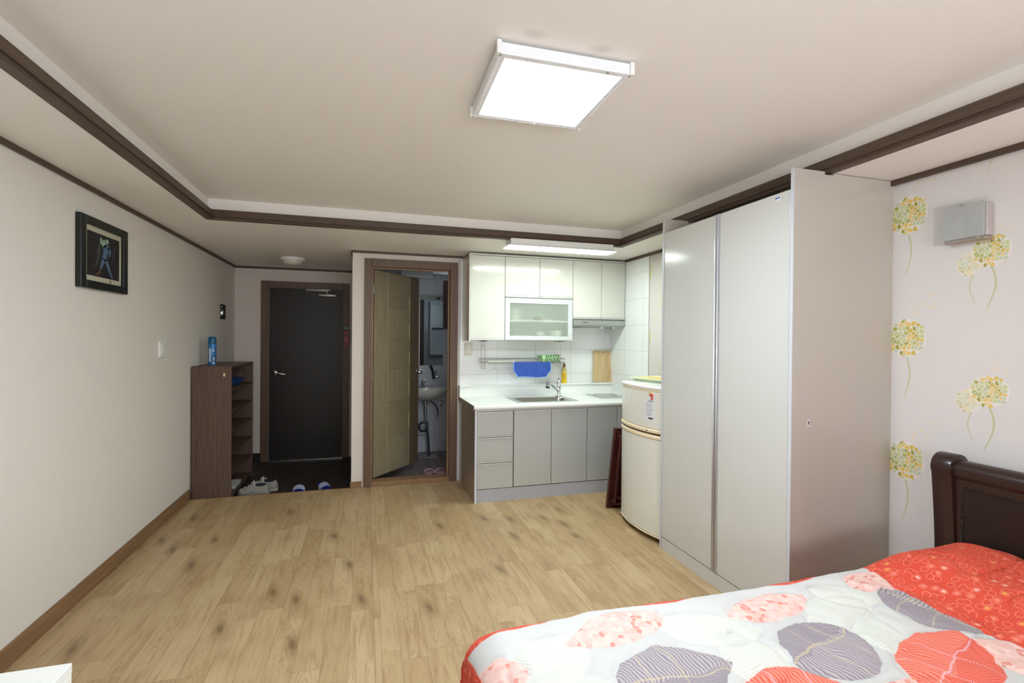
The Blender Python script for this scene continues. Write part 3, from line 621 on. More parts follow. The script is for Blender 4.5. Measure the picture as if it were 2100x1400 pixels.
# ------------------------------------------------------------------ FOOTWEAR
def foot_outline(L, W, n=28, waist=.78, toe=1.0):
    pts = []
    for k in range(n):
        a = 2*PI*k/n; y = math.sin(a); x = math.cos(a)
        w_ = 1.0 - (1-waist)*math.exp(-((y+.15)/.35)**2); w_ *= (toe if y > 0 else .86)
        pts.append((x*W/2*w_*(1 if abs(y) < .95 else 1), y*L/2))
    return pts
def make_sneaker(label):
    """toe towards local +y"""
    t = thing('sneaker', label, 'shoe', (0, 0, EZ), group='grey sneakers beside the shoe rack')
    L, W = .275, .098; out = foot_outline(L, W, 32)
    bm = B(); loft(bm, [[(x*s, y*s2, z) for x, y in out] for s, s2, z in ((.93, .95, 0), (1, 1, .006), (1.0, 1.0, .02), (.97, .985, .028))])
    obj('sole', bm, mat('pale_rubber', (214, 204, 192), .6), t, True, local=True)
    # upper: lofted along the length
    secs = [(-.132, .028, .080), (-.12, .036, .104), (-.095, .039, .102), (-.06, .039, .092), (-.025, .041, .096), (.0, .043, .106), (.03, .046, .100), (.065, .047, .082), (.1, .042, .066), (.125, .028, .050), (.134, .012, .038)]
    rings = []
    for y, w_, h_ in secs:
        rings.append([(w_*math.cos(a)*(1 if math.sin(a) < .6 else .9), y, .022+max(0, math.sin(a))**.75*(h_-.022)) for a in [PI*k/12 for k in range(13)]])
    bm = B(); loft(bm, [r+[(0, r[0][1], .02)] for r in rings])
    up_ = obj('upper', bm, mat('grey_suede', (146, 143, 136), .85, var=.08, scale=60, bump=.2), t, True, local=True)
    bm = B(); lathe(bm, [(0, .0), (.024, .0), (.027, .008), (.024, .012), (0, .008)], (0, -.065, .092), 20, sx=1., sy=1.9)
    obj('opening', bm, mat('navy_lining', (30, 34, 48), .9), up_, True, local=True)
    bm = B()
    for sgn in (-1, 1): tube(bm, [(sgn*.0405, -.01, .07), (sgn*.0435, .02, .058), (sgn*.045, .05, .046), (sgn*.042, .085, .04), (sgn*.02, .118, .05)], .006, 8)
    lathe(bm, [(0, 0), (.03, 0), (.034, .01), (.022, .018), (0, .02)], (0, .095, .048), 20, sx=1.1, sy=.9)
    obj('overlay', bm, mat('light_grey_mesh', (176, 174, 168), .8, bump=.2), up_, True, local=True)
    bm = B()
    for k in range(5):
        y = .0+k*.018; z = .107-k*.0075
        tube(bm, [(-.024, y, z-.006), (0, y+.006*(-1)**k, z+.004), (.024, y, z-.006)], .0032, 6)
    for sgn in (-1, 1):
        tube(bm, [(0, -.002, .112), (sgn*.02, .0, .134), (sgn*.038, .004, .128), (sgn*.028, .006, .114), (0, .0, .112)], .0032, 6)
        tube(bm, [(0, -.002, .112), (sgn*.022, -.02, .12), (sgn*.044, -.02, .10)], .0030, 6)
    obj('laces', bm, mat('off_white_laces', (214, 214, 206), .8), t, True, local=True)
    return t
s1 = make_sneaker('grey sneaker with white laces nearest the wooden floor edge by the shoe rack')
s1.location = (-1.005, 5.10, EZ); s1.rotation_euler = (0, 0, D(84))
copy_thing(s1, (-.95, 5.225, EZ), D(80), 'grey sneaker with white laces behind its twin, farther into the entry')

def make_slide(name, label, rgb, stripe, group, L=.27, W=.1, lift=.05):
    t = thing(name, label, 'slipper', (0, 0, EZ), group=group); out = foot_outline(L, W, 28, .86)
    bm = B(); loft(bm, [[(x*s, y*s2, z) for x, y in out] for s, s2, z in ((.95, .96, 0), (1, 1, .006), (1, 1, .022), (.95, .97, .027), (.86, .92, .024))])
    obj('footbed', bm, mat(name+'_foam', rgb, .55, var=.05), t, True, local=True)
    y0_, y1_ = .0, .085; rings_o = []
    def arch(bm, ya, yb, ht, m_in=.0, th=.006):
        n = 14; r0, r1 = [], []
        for k in range(n+1):
            a = PI*k/n
            for (yy, R) in ((ya, r0), (yb, r1)):
                hh = ht*(1.12-5.2*yy)
                R.append((math.cos(a)*(W/2+.002+m_in), yy, .012+math.sin(a)**.8*hh+m_in*.6))
        def inner(R): return [(x*(1-th/(W/2)), y, max(.008, z-th)) for x, y, z in R][::-1]
        loft(bm, [r0+inner(r0), r1+inner(r1)])
    bm = B(); arch(bm, y0_, y1_, lift); st = obj('strap', bm, mat(name+'_strap', rgb, .5, var=.05), t, True, local=True)
    if stripe:
        for k in range(3):
            bm = B(); arch(bm, .01+k*.025, .023+k*.025, lift, .0015, .004); obj('stripe', bm, mat('white_stripe', (214, 218, 226), .5), st, True, local=True)
    return t
b1 = make_slide('slide_slipper', 'blue slipper with white stripes on entry floor, nearer the sneakers', (44, 58, 150), True, 'blue striped slippers in the entry')
b1.location = (-.612, 5.12, EZ); b1.rotation_euler = (0, 0, D(181))
copy_thing(b1, (-.395, 5.15, EZ), D(202), 'blue slipper with white stripes on entry floor, nearer the column')
p1 = make_slide('bath_slipper', 'pink rubber slipper on bathroom floor, on the door side', (205, 168, 178), False, 'pink bathroom slippers', .25, .112)
p1.location = (.665, 5.38, EZ); p1.rotation_euler = (0, 0, D(-6))
copy_thing(p1, (.79, 5.375, EZ), D(4), 'pink rubber slipper on bathroom floor, on the kitchen side')

# ------------------------------------------------------------------ BATHROOM
t = thing('wash_basin', 'wall hung white wash basin in dim bathroom', 'wash basin', (.74, BY-.2, .64))
bm = B(); cx, cy = .72, BY-.215
def oval(rx, ry, z, dy=0., n=36, flat_=True):
    pts = []
    for k in range(n):
        a = 2*PI*k/n; x = math.cos(a); y = math.sin(a)
        ex = .75 if y > 0 else 1.
        pts.append((cx+rx*math.copysign(abs(x)**(ex if flat_ else 1), x), cy+dy+ry*math.copysign(abs(y)**(.55 if y > 0 and flat_ else 1), y), z))
    return pts
loft(bm, [oval(.07, .06, .635, .06), oval(.15, .12, .665, .03), oval(.235, .18, .71), oval(.272, .21, .765), oval(.28, .213, .80), oval(.275, .21, .812), oval(.262, .2, .812), oval(.21, .13, .80, -.045, flat_=False), oval(.18, .115, .745, -.04, flat_=False), oval(.1, .07, .70, -.03, flat_=False), oval(.03, .03, .69, -.02, flat_=False)])
bas = obj('bowl', bm, M_CERAM, t, True)
bm = B(); cyl(bm, (cx, cy+.085, .765), .011, .004, 'y', 16); obj('overflow_ring', bm, M_CHROME, bas, True)
bm = B(); cyl(bm, (.705, BY-.1, .835), .022, .05); lathe(bm, [(0, 0), (.05, 0), (.05, .006), (.03, .012), (0, .013)], (.705, BY-.1, .812), 24, sx=1.3)
tube(bm, [(.705, BY-.1, .85), (.705, BY-.14, .86), (.705, BY-.19, .85), (.705, BY-.2, .84)], [.015, .013, .012, .011], 12); cyl(bm, (.705, BY-.1, .872), .02, .03); tube(bm, [(.705, BY-.1, .885), (.735, BY-.1, .9), (.76, BY-.105, .902)], [.008, .007, .006], 10)
tag(obj('basin_tap', bm, M_CHROME, None, True), 'chrome mixer tap on back of bathroom wash basin', 'tap')
t = thing('drain_pipe', 'chrome basin waste pipe with looped trap running to bathroom floor', 'pipe', (.74, 6.28, EZ))
bm = B(); cyl(bm, (.725, 6.3, .615), .03, .045); tube(bm, [(.725, 6.3, .61), (.728, 6.3, .5), (.735, 6.3, .42), (.748, 6.3, .36)], .016, 12); obj('tailpiece', bm, M_CHROME, t, True)
bm = B(); pts = [(.748, 6.3, .36)]
for k in range(15):
    a = D(10-k*24); pts.append((.70+.055*math.cos(a), 6.3-.004*k, .31+.06*math.sin(a)))
pts += [(.745, 6.235, .29), (.757, 6.23, .15), (.765, 6.225, .0), (.768, 6.225, EZ)]
tube(bm, pts, .014, 12); obj('trap_hose', bm, mat('grey_flex_pipe', (74, 76, 82), .3, metal=.5), t, True)
t = thing('supply_valve', 'small chrome angle valve and hose below basin on tiled wall', 'valve', (.9, BY, .4))
bm = B(); cyl(bm, (.9, BY-.02, .42), .013, .04, 'y'); cyl(bm, (.9, BY-.045, .42), .022, .02, 'y'); cyl(bm, (.905, BY-.045, .395), .012, .05); obj('valve_body', bm, M_CHROME, t, True)
bm = B(); tube(bm, [(.9, BY-.045, .44), (.9, BY-.05, .5), (.87, BY-.07, .56), (.8, BY-.1, .62), (.77, BY-.12, .66)], .007, 8); obj('hose', bm, M_BLACK, t, True)
bm = boxes((.93, .955, BY-.16, BY, .60, .615), (.93, .955, BY-.012, BY, .52, .615), bev=.002); tube(bm, [(.942, BY-.15, .60), (.942, BY-.02, .53)], .008, 8)
tag(obj('basin_bracket', bm, M_DSTEEL, None, True), 'metal wall bracket under right side of bathroom basin', 'bracket')
t = thing('bidet_sprayer', 'black handled sprayer in chrome wall holder right of bathroom mirror base', 'shower head', (.87, BY, .9))
bm = B(); cyl(bm, (.905, BY-.02, .925), .02, .04, 'y'); cyl(bm, (.905, BY-.045, .925), .014, .03, 'y'); tube(bm, [(.905, BY-.05, .925), (.87, BY-.055, .90), (.845, BY-.06, .905)], .012, 10); obj('holder', bm, M_CHROME, t, True)
bm = B(); tube(bm, [(.845, BY-.06, .90), (.838, BY-.06, .96), (.825, BY-.065, 1.02), (.80, BY-.085, 1.07)], [.014, .016, .015, .018], 12); obj('handle', bm, M_BLACK, t, True)
obj('soap_dish', boxes((.865, .895, BY-.04, BY, .94, 1.01), bev=.004), mat('grey_plastic', (150, 152, 156), .4), t)
t = thing('bathroom_mirror', 'tall frameless mirror on bathroom rear wall above basin', 'mirror', (.82, BY, 1.07))
obj('mirror_glass', boxes((.668, .968, BY-.008, BY, 1.075, 1.93), bev=.001), M_MIRROR, t)
obj('header_strip', boxes((.668, .968, BY-.010, BY, 1.93, 1.99), bev=.001), mat('etched_strip', (150, 158, 150), .3), t)
bm = B(); lathe(bm, [(0, 0), (.022, 0), (.022, .002), (0, .0025)], seg=24, sx=1.2, sy=.6, M=Matrix.Translation((.905, BY-.0105, 1.955)) @ Matrix.Rotation(PI/2, 4, 'X')); obj('emblem', bm, M_BLACK, t, True)
# white shelf cabinet on the inner side of the kitchen-side wall, seen only in the mirror
t = thing('mirror_cabinet', 'white framed glass shelf unit seen reflected in bathroom mirror', 'cabinet', (1.08, YS+.11, 1.17))
obj('carcass', boxes((.965, .985, YS+.11, YS+.23, 1.165, 2.0), (1.185, 1.205, YS+.11, YS+.23, 1.165, 2.0), (.985, 1.185, YS+.11, YS+.23, 1.165, 1.185), (.985, 1.185, YS+.11, YS+.23, 1.98, 2.0), (.985, 1.185, YS+.11, YS+.115, 1.185, 1.98), bev=.001), M_WHITE, t)
obj('shelf', boxes((.985, 1.185, YS+.12, YS+.22, 1.58, 1.595)), M_BLACK, t)
t = thing('bathroom_lamp', 'narrow box lamp switched off at bathroom ceiling above the open door', 'ceiling light', (.62, 6.2, 2.17))
obj('housing', boxes((.40, .79, 6.13, 6.27, 2.215, ZS), bev=.003), mat('grey_lamp_body', (190, 192, 190), .4), t)
obj('cover', boxes((.405, .785, 6.135, 6.265, 2.18, 2.215), bev=.006), mat('unlit_cover', (200, 204, 200), .35), t)
bm = boxes((.70, .86, 6.14, 6.29, EZ, EZ+.004)); 
for k in range(6): box(bm, .715+k*.023, .727+k*.023, 6.15, 6.28, EZ+.004, EZ+.006)
tag(obj('floor_drain', bm, M_DSTEEL, None), 'square metal drain grate under the waste pipe on bathroom floor', 'drain')

# ------------------------------------------------------------------ KITCHEN BASE UNITS
KY, KT = 4.17, .815
def lip(x0, x1, z): return (x0+.003, x1-.003, KY-.004, KY+.02, z, z+.018)
t = thing('drawer_cabinet', 'grey three drawer kitchen base cabinet at left end under worktop', 'cabinet', (1.08, 4.5, .11))
obj('end_panel', boxes((.906, .924, KY-.005, YS-.005, 0, KT), bev=.0015), M_GSIDE, t)
obj('end_edge', boxes((.9055, .9245, KY-.0075, KY-.005, 0, KT)), M_EDGE, t)
obj('carcass', boxes((.924, 1.258, KY+.02, YS-.01, .115, KT)), M_DARK, t)
for a, b in ((.585, .796), (.362, .567), (.12, .341)):
    d_ = obj('drawer', boxes((.928, 1.254, KY, KY+.018, a, b-.012), bev=.0015), M_GREYD, t)
    obj('handle_lip', boxes((.928, 1.254, KY-.004, KY+.014, b-.012, b-.002), bev=.0015), M_ALUM, d_)
obj('top_rail', boxes((.924, 1.258, KY+.002, KY+.02, .798, KT), bev=.001), M_ALUM, t)
obj('recess_rail', boxes((.926, 1.256, KY+.006, KY+.02, .570, .583)), M_ALUM, t)
obj('recess_rail', boxes((.926, 1.256, KY+.006, KY+.02, .344, .360)), M_ALUM, t)
t = thing('sink_cabinet', 'grey two door kitchen base cabinet under the sink', 'cabinet', (1.61, 4.5, .11))
obj('carcass', boxes((1.2585, 1.6, KY+.02, YS-.01, .115, .5), (1.6, 1.97, KY+.02, YS-.01, .115, .5), (1.2585, 1.27, KY+.02, YS-.01, .5, KT), (1.958, 1.97, KY+.02, YS-.01, .5, KT), (1.27, 1.958, KY+.02, KY+.035, .5, KT)), M_DARK, t)
for a, b in ((1.262, 1.613), (1.618, 1.967)):
    d_ = obj('door', boxes((a, b, KY, KY+.018, .122, .785), bev=.0015), M_GREYD, t)
    obj('handle_lip', boxes((a, b, KY-.004, KY+.014, .785, .797), bev=.0015), M_ALUM, d_)
obj('top_rail', boxes((1.2585, 1.97, KY+.002, KY+.02, .80, KT), bev=.001), M_ALUM, t)
t = thing('hob_cabinet', 'grey kitchen base cabinet under the cooktop, half hidden by fridge', 'cabinet', (2.28, 4.5, .11))
obj('carcass', boxes((1.9705, XR-.012, KY+.02, YS-.01, .115, KT)), M_DARK, t)
for a, b in ((1.973, 2.276), (2.281, XR-.014)):
    d_ = obj('door', boxes((a, b, KY, KY+.018, .122, .785), bev=.0015), M_GREYD, t)
    obj('handle_lip', boxes((a, b, KY-.004, KY+.014, .785, .797), bev=.0015), M_ALUM, d_)
obj('top_rail', boxes((1.9705, XR-.012, KY+.002, KY+.02, .80, KT), bev=.001), M_ALUM, t)
tag(obj('toe_kick', boxes((.925, XR-.012, KY+.012, KY+.03, 0, .113)), M_KICK), 'pale grey plinth strip along the floor under kitchen base cabinets', 'plinth')
# worktop with a real sink hole
sx0, sx1, sy0, sy1 = 1.335, 1.925, 4.285, 4.68
t = thing('worktop', 'white kitchen worktop with raised back ledge', 'worktop', (1.75, 4.5, .817))
X0, X1, Y0, Y1 = .897, XR-.009, 4.148, YS-.003
bm = boxes((X0, sx0, Y0+.012, Y1, .817, .85), (sx1, X1, Y0+.012, Y1, .817, .85), (sx0, sx1, Y0+.012, sy0, .817, .85), (sx0, sx1, sy1, Y1, .817, .85))
prism(bm, [(Y0+.012, .817), (Y0+.004, .819), (Y0, .827), (Y0, .841), (Y0+.004, .848), (Y0+.012, .85)], 'x', X0, X1)
obj('slab', bm, M_TOP, t, False)
bm = boxes((X0, X1, Y1-.045, Y1, .85, .948)); prism(bm, [(Y1, .948), (Y1-.058, .948), (Y1-.062, .952), (Y1-.062, .96), (Y1-.058, .965), (Y1, .965)], 'x', X0, X1)
obj('back_ledge', bm, M_TOP, t)
obj('end_cap', boxes((X0-.004, X0, Y0+.03, Y1, .80, .848), (X0-.004, X0, Y1-.062, Y1, .848, .962)), M_GSIDE, t)
# sink
t = thing('kitchen_sink', 'stainless steel inset sink in white worktop', 'sink', (1.63, 4.48, .66))
bm = boxes((sx0-.012, sx0+.045, sy0-.01, sy1+.01, .85, .853), (sx1-.045, sx1+.012, sy0-.01, sy1+.01, .85, .853), (sx0+.045, sx1-.045, sy0-.01, sy0+.03, .85, .853), (sx0+.045, sx1-.045, sy1-.09, sy1+.01, .85, .853))
obj('rim', bm, M_STEEL, t)
def rr(x0, x1, y0, y1, r, z, n=5):
    pts = []
    for (cx_, cy_, a0) in ((x1-r, y1-r, 0), (x0+r, y1-r, 90), (x0+r, y0+r, 180), (x1-r, y0+r, 270)):
        for k in range(n+1): a = D(a0+90*k/n); pts.append((cx_+r*math.cos(a), cy_+r*math.sin(a), z))
    return pts
bm = B(); bx0, bx1, by0, by1 = sx0+.044, sx1-.044, sy0+.029, sy1-.089
loft(bm, [rr(bx0-.004, bx1+.004, by0-.004, by1+.004, .03, .8515), rr(bx0, bx1, by0, by1, .04, .845), rr(bx0+.01, bx1-.01, by0+.01, by1-.01, .05, .70), rr(bx0+.03, bx1-.03, by0+.03, by1-.03, .05, .67), rr(1.6, 1.66, 4.42, 4.48, .028, .665)], cap=False)
bmesh.ops.solidify(bm, geom=bm.faces, thickness=.0015)
obj('basin', bm, M_STEEL, t, True)
bm = B(); lathe(bm, [(0, 0), (.028, 0), (.034, .004), (.028, .006), (0, .003)], (1.63, 4.45, .668)); obj('strainer', bm, M_CHROME, t, True)
# faucet
t = thing('kitchen_faucet', 'chrome single lever faucet behind the steel sink', 'faucet', (1.868, 4.615, .853))
fx, fy = 1.868, 4.625
bm = B(); lathe(bm, [(0, 0), (.03, 0), (.032, .006), (.024, .014), (.019, .02), (.018, .05), (.022, .07), (.023, .12), (.019, .145), (.012, .155), (0, .157)], (fx, fy, .853)); obj('body', bm, M_CHROME, t, True)
bm = B(); tube(bm, [(fx, fy, .905), (fx-.06, fy-.05, .948), (fx-.12, fy-.10, .99), (fx-.15, fy-.125, 1.004), (fx-.168, fy-.14, 1.0)], [.013, .0125, .0135, .016, .018], 14); sp = obj('spout', bm, M_CHROME, t, True)
bm = B(); tube(bm, [(fx-.16, fy-.133, 1.012), (fx-.17, fy-.141, .985), (fx-.174, fy-.145, .968)], [.018, .021, .022], 16); obj('spray_head', bm, M_CHROME, sp, True)
bm = B(); tube(bm, [(fx-.174, fy-.145, .969), (fx-.176, fy-.147, .956)], .0205, 16); obj('aerator', bm, M_BLACK, sp, True)
bm = B(); tube(bm, [(fx, fy, 1.0), (fx+.003, fy+.01, 1.025), (fx+.008, fy+.03, 1.04)], [.013, .011, .007], 12); obj('lever', bm, M_CHROME, t, True)
# cooktop
t = thing('cooktop', 'single ring grey glass cooktop set in right end of worktop', 'cooktop', (2.38, 4.6, .85))
obj('glass_plate', boxes((2.235, 2.545, 4.405, 4.785, .8495, .854), bev=.0015), mat('grey_cooktop_glass', (150, 156, 152), .12, spec=.6), t)
bm = B()
for k in range(48):
    a, b = 2*PI*k/48, 2*PI*(k+1)/48; P = [(2.385+r*math.cos(q), 4.63+r*math.sin(q)) for r, q in ((.108, a), (.118, a), (.118, b), (.108, b))]; prism(bm, P, 'z', .8538, .8548)
obj('ring_mark', bm, mat('dark_ring', (88, 94, 92), .4), t)
obj('control_mark', boxes((2.49, 2.52, 4.43, 4.46, .8538, .8546)), mat('dark_ring', (88, 94, 92), .4), t)

# ------------------------------------------------------------------ KITCHEN WALL UNITS
UY = 4.577; ub = YS-.002
def udoor(par, a, b, z0, z1, strip=True):
    d_ = obj('door', boxes((a+.0018, b-.0018, UY, UY+.018, z0+(.02 if strip else .002), z1), bev=.0018), M_CAB, par)
    if strip: obj('handle_strip', boxes((a+.002, b-.002, UY-.002, UY+.016, z0+.003, z0+.0185), bev=.0015), M_ALUM, d_)
    return d_
t = thing('wall_cabinet', 'tall single door cream wall cabinet at left end of kitchen', 'cabinet', (1.11, 4.74, 1.41))
obj('side_panel', boxes((.930, .944, UY-.001, ub, 1.41, ZS-.02), bev=.001), mat('glossy_olive_side', (196, 182, 156), .12, spec=.6), t)
obj('side_edge', boxes((.9295, .9445, UY-.004, UY-.001, 1.41, ZS-.02)), M_CAB, t)
obj('carcass', boxes((.944, 1.281, UY+.02, ub, 1.415, 2.228)), M_WHITE, t)
udoor(t, .944, 1.281, 1.415, 2.225)
t = thing('wall_cabinet', 'short two door cream wall cabinet above frosted glass flap', 'cabinet', (1.64, 4.74, 1.84))
obj('carcass', boxes((1.2825, 1.993, UY+.02, ub, 1.835, 2.228)), M_WHITE, t)
udoor(t, 1.2825, 1.637, 1.835, 2.225); udoor(t, 1.638, 1.993, 1.835, 2.225)
t = thing('glass_cabinet', 'wall cabinet with frosted glass flap door showing dishes', 'cabinet', (1.64, 4.74, 1.42))
gx0, gx1, gz0, gz1 = 1.2825, 1.993, 1.415, 1.832
obj('carcass', boxes((gx0, gx0+.015, UY+.02, ub, gz0, gz1), (gx1-.015, gx1, UY+.02, ub, gz0, gz1), (gx0+.015, gx1-.015, UY+.02, ub, gz0, gz0+.015), (gx0+.015, gx1-.015, UY+.02, ub, gz1-.015, gz1), (gx0+.015, gx1-.015, ub-.006, ub, gz0+.015, gz1-.015)), mat('cabinet_interior', (196, 204, 182), .5), t)
obj('shelf', boxes((gx0+.015, gx1-.015, UY+.025, ub-.006, 1.605, 1.62)), M_WHITE, t)
f_ = obj('flap_frame', boxes((gx0+.003, gx0+.05, UY-.002, UY+.018, gz0+.003, gz1-.002), (gx1-.05, gx1-.003, UY-.002, UY+.018, gz0+.003, gz1-.002), (gx0+.05, gx1-.05, UY-.002, UY+.018, gz0+.003, gz0+.045), (gx0+.05, gx1-.05, UY-.002, UY+.018, gz1-.052, gz1-.002), bev=.002), mat('pale_aluminium', (222, 226, 230), .35, metal=.35), t)
obj('glass', boxes((gx0+.048, gx1-.048, UY+.006, UY+.010, gz0+.043, gz1-.05)), M_FROST, f_)
obj('handle_strip', boxes((gx0+.02, gx1-.02, UY-.012, UY-.002, gz0+.004, gz0+.018), bev=.003), M_ALUM, f_)
def bowl(cx, cy, z, r, h_, name, label, n=1, m=M_CERAM, kind='bowl'):
    bm = B()
    lathe(bm, [(0, 0), (r*.5, 0), (r*.52, h_*.1), (r*.8, h_*.5), (r, h_), (r*.95, h_), (r*.74, h_*.5), (r*.45, h_*.16), (0, h_*.14)], (cx, cy, z)); return tag(obj(name, bm, m, None, True), label, kind)
gy = 4.665
zt, zb = 1.62, gz0+.015
bowl(1.40, gy, zt, .065, .05, 'bowl', 'white bowl at left on upper shelf behind frosted glass, lowest of its stack')
bowl(1.40, gy, zt+.05, .065, .05, 'bowl', 'white bowl at left on upper shelf behind frosted glass, topmost of its stack')
for k in range(3):
    bm = B(); lathe(bm, [(0, 0), (.07, 0), (.11, .012), (.115, .014), (.108, .015), (.068, .004), (0, .004)], (1.63, gy+.02, zt+k*.009)); tag(obj('plate', bm, M_CERAM, None, True), 'white plate stacked at middle of upper shelf behind frosted glass, '+('lowest', 'middle', 'topmost')[k]+' of the stack', 'plate', 'plates behind frosted glass')
for k, (x, r, h_, l) in enumerate(((1.40, .045, .05, 'leftmost'), (1.53, .045, .045, 'second from left'), (1.67, .05, .075, 'second from right'), (1.83, .065, .085, 'rightmost, largest'))):
    bowl(x, gy-.02, zb, r, h_, 'bowl', 'white bowl on lower shelf behind frosted glass, '+l)
t = thing('wall_cabinet', 'two door cream wall cabinet above the range hood', 'cabinet', (2.3, 4.74, 1.64))
obj('carcass', boxes((1.9945, XR-.01, UY+.02, ub, 1.637, 2.228)), M_WHITE, t)
udoor(t, 1.9945, 2.31, 1.637, 2.225); udoor(t, 2.31, XR-.011, 1.637, 2.225)
tag(obj('cabinet_cornice', boxes((.930, XR-.009, UY-.006, ub, 2.229, 2.243), bev=.002), M_CAB), 'cream cornice board along the top of the kitchen wall cabinets', 'cornice')
t = thing('range_hood', 'slim grey range hood under right kitchen wall cabinet', 'range hood', (2.3, 4.7, 1.56))
bm = B(); prism(bm, [(UY+.01, 1.635), (UY-.012, 1.625), (UY-.006, 1.58), (UY+.02, 1.562), (ub, 1.562), (ub, 1.635)], 'x', 1.997, XR-.011)
hd = obj('hood_body', bm, mat('silver_hood', (176, 180, 178), .3, metal=.5), t)
obj('filter', boxes((2.08, 2.3, UY+.06, ub-.05, 1.556, 1.562)), M_DSTEEL, t)
for x in (2.36, 2.5):
    bm = B(); cyl(bm, (x, UY+.1, 1.557), .022, .01, seg=20); obj('hood_lamp', bm, M_CHROME, t, True)
bm = B(); pts = ((0, .006), (.008, .0), (.012, .004), (.018, .006), (.024, .0), (.030, .006), (.036, .0))
for k in range(6): box(bm, 2.10+k*.009, 2.106+k*.009, UY-.0125, UY-.008, 1.602, 1.610)
obj('lettering', bm, mat('dark_letters', (70, 72, 76), .5), hd)

# wall outlet on the tiles
t = thing('wall_outlet', 'cream wall outlet on tiles below left wall cabinet', 'outlet', (.99, YS, 1.26))
obj('plate', boxes((.953, 1.033, YS-.009, YS, 1.26, 1.388), bev=.003), mat('aged_ivory', (224, 220, 206), .4), t)
obj('cover', boxes((.965, 1.021, YS-.014, YS-.009, 1.275, 1.373), bev=.003), mat('aged_ivory_light', (232, 228, 216), .4), t)

# hanging dish rack
t = thing('dish_rack', 'steel wire rack hanging below kitchen wall cabinets over the sink', 'dish rack', (1.53, 4.74, 1.19))
ry_a, ry_b, rzb, rzt = 4.66, 4.86, 1.196, 1.232
def wires(name, segs, r, m=M_DSTEEL, par=t):
    bm = B()
    for s in segs: tube(bm, s, r, 6)
    return obj(name, bm, m, par, True)
for nm, xa in (('hanger', 1.085), ('hanger', 1.90)):
    wires(nm, [[(xa+dx*.6, 4.72+dx, 1.412), (xa+dx*.6, 4.72+dx, 1.34), (xa+dx*.75, 4.72+dx*1.3, 1.31), (xa+dx*.75, 4.72+dx*1.3, 1.14)] for dx in (0, .09)] +
          [[(xa, 4.72, z), (xa+.054, 4.81, z)] for z in (1.405, 1.36)] + [[(xa, 4.72, z), (xa+.067, 4.837, z-.01)] for z in (1.14, 1.16, 1.18)], .0025)
    obj('hanger_clip', boxes((xa-.004, xa+.062, 4.70, 4.83, 1.4085, 1.4135)), M_DARK, t)
wires('basket_frame', [[(1.09, y, z), (1.95, y, z)] for y in (ry_a, ry_b) for z in (rzb, rzt)] + [[(x, ry_a, z), (x, ry_b, z)] for x in (1.09, 1.95) for z in (rzb, rzt)], .003)
wires('basket_wires', [[(1.09+k*.0205, ry_a, rzt), (1.09+k*.0205, ry_a, rzb), (1.09+k*.0205, ry_b, rzb), (1.09+k*.0205, ry_b, rzt)] for k in range(1, 42)], .0014)
wires('drip_rail', [[(1.14, ry_a-.012, 1.186), (1.90, ry_a-.012, 1.186)]], .005)
obj('utensil_tray', boxes((1.14, 1.42, ry_a+.01, ry_a+.03, rzb+.008, rzb+.022), bev=.003), mat('pale_tray', (232, 232, 228), .4), t)
wires('hook', [[(1.20, ry_a-.012, 1.19), (1.20, ry_a-.018, 1.15), (1.20, ry_a-.03, 1.135), (1.205, ry_a-.036, 1.15)]], .002)
wires('hook', [[(1.33, ry_a-.012, 1.19), (1.33, ry_a-.018, 1.15), (1.33, ry_a-.03, 1.135), (1.335, ry_a-.036, 1.15)]], .002)
# towel: a draped sheet with thickness
def towel():
    bm = B(); n, m_ = 40, 26; x0, x1 = 1.392, 1.785; fr, bk = [], []
    zt_, yc = 1.195, ry_a-.012
    grid = []
    for i in range(n+1):
        s = i/n; x = x0+(x1-x0)*s; row = []
        tot = .15+.085
        for j in range(m_+1):
            q = j/m_*tot        # arc position, 0 at front hem
            if q < .143: y = yc-.010; z = zt_-.143+q+.000
            elif q < .143+.022: a = (q-.143)/.022*PI; y = yc-.010*math.cos(a); z = zt_+.008*math.sin(a)
            else: y = yc+.010; z = zt_-(q-.165)
            y += .004*math.sin(s*19+q*20)*(1 if z < zt_-.01 else .1)*(-1 if y < yc else 1)*.8
            sag = .012*math.sin(s*PI)**.5 if j < 4 else 0
            corner = .03*max(0, 1-min(s, 1-s)*14)**2*(1-j/6) if j < 6 else 0
            pinch = (min(1, j/8)-1)*.03*(1 if s < .5 else -1)*(abs(s-.5)*2)
            row.append((x-pinch, y, z+corner-sag*.0+.004*math.sin(s*7)*(j < 3)))
        grid.append(row)
    t_ = bmesh.new(); V = [[t_.verts.new(p) for p in r] for r in grid]
    for i in range(n):
        for j in range(m_): t_.faces.new((V[i][j], V[i+1][j], V[i+1][j+1], V[i][j+1]))
    bmesh.ops.solidify(t_, geom=t_.faces, thickness=.003); merge(bm, t_)
    hem = [Vector(grid[i][0]) for i in range(n+1)]
    hl = [Vector(grid[0][j]) for j in range(0, 18)]; hr = [Vector(grid[n][j]) for j in range(0, 18)]
    hb = B(); tube(hb, hl[::-1]+hem[1:]+hr[1:], .0035, 6)
    return bm, hb
tw = thing('dish_towel', 'blue microfibre towel draped over the hanging dish rack', 'towel', (1.59, ry_a, 1.05))
b1_, b2_ = towel()
obj('cloth', b1_, mat('blue_microfibre', (88, 128, 226), .95, var=.14, scale=45, bump=.8, bscale=160), tw, True)
obj('hem', b2_, mat('light_blue_hem', (150, 186, 232), .9), tw, True)
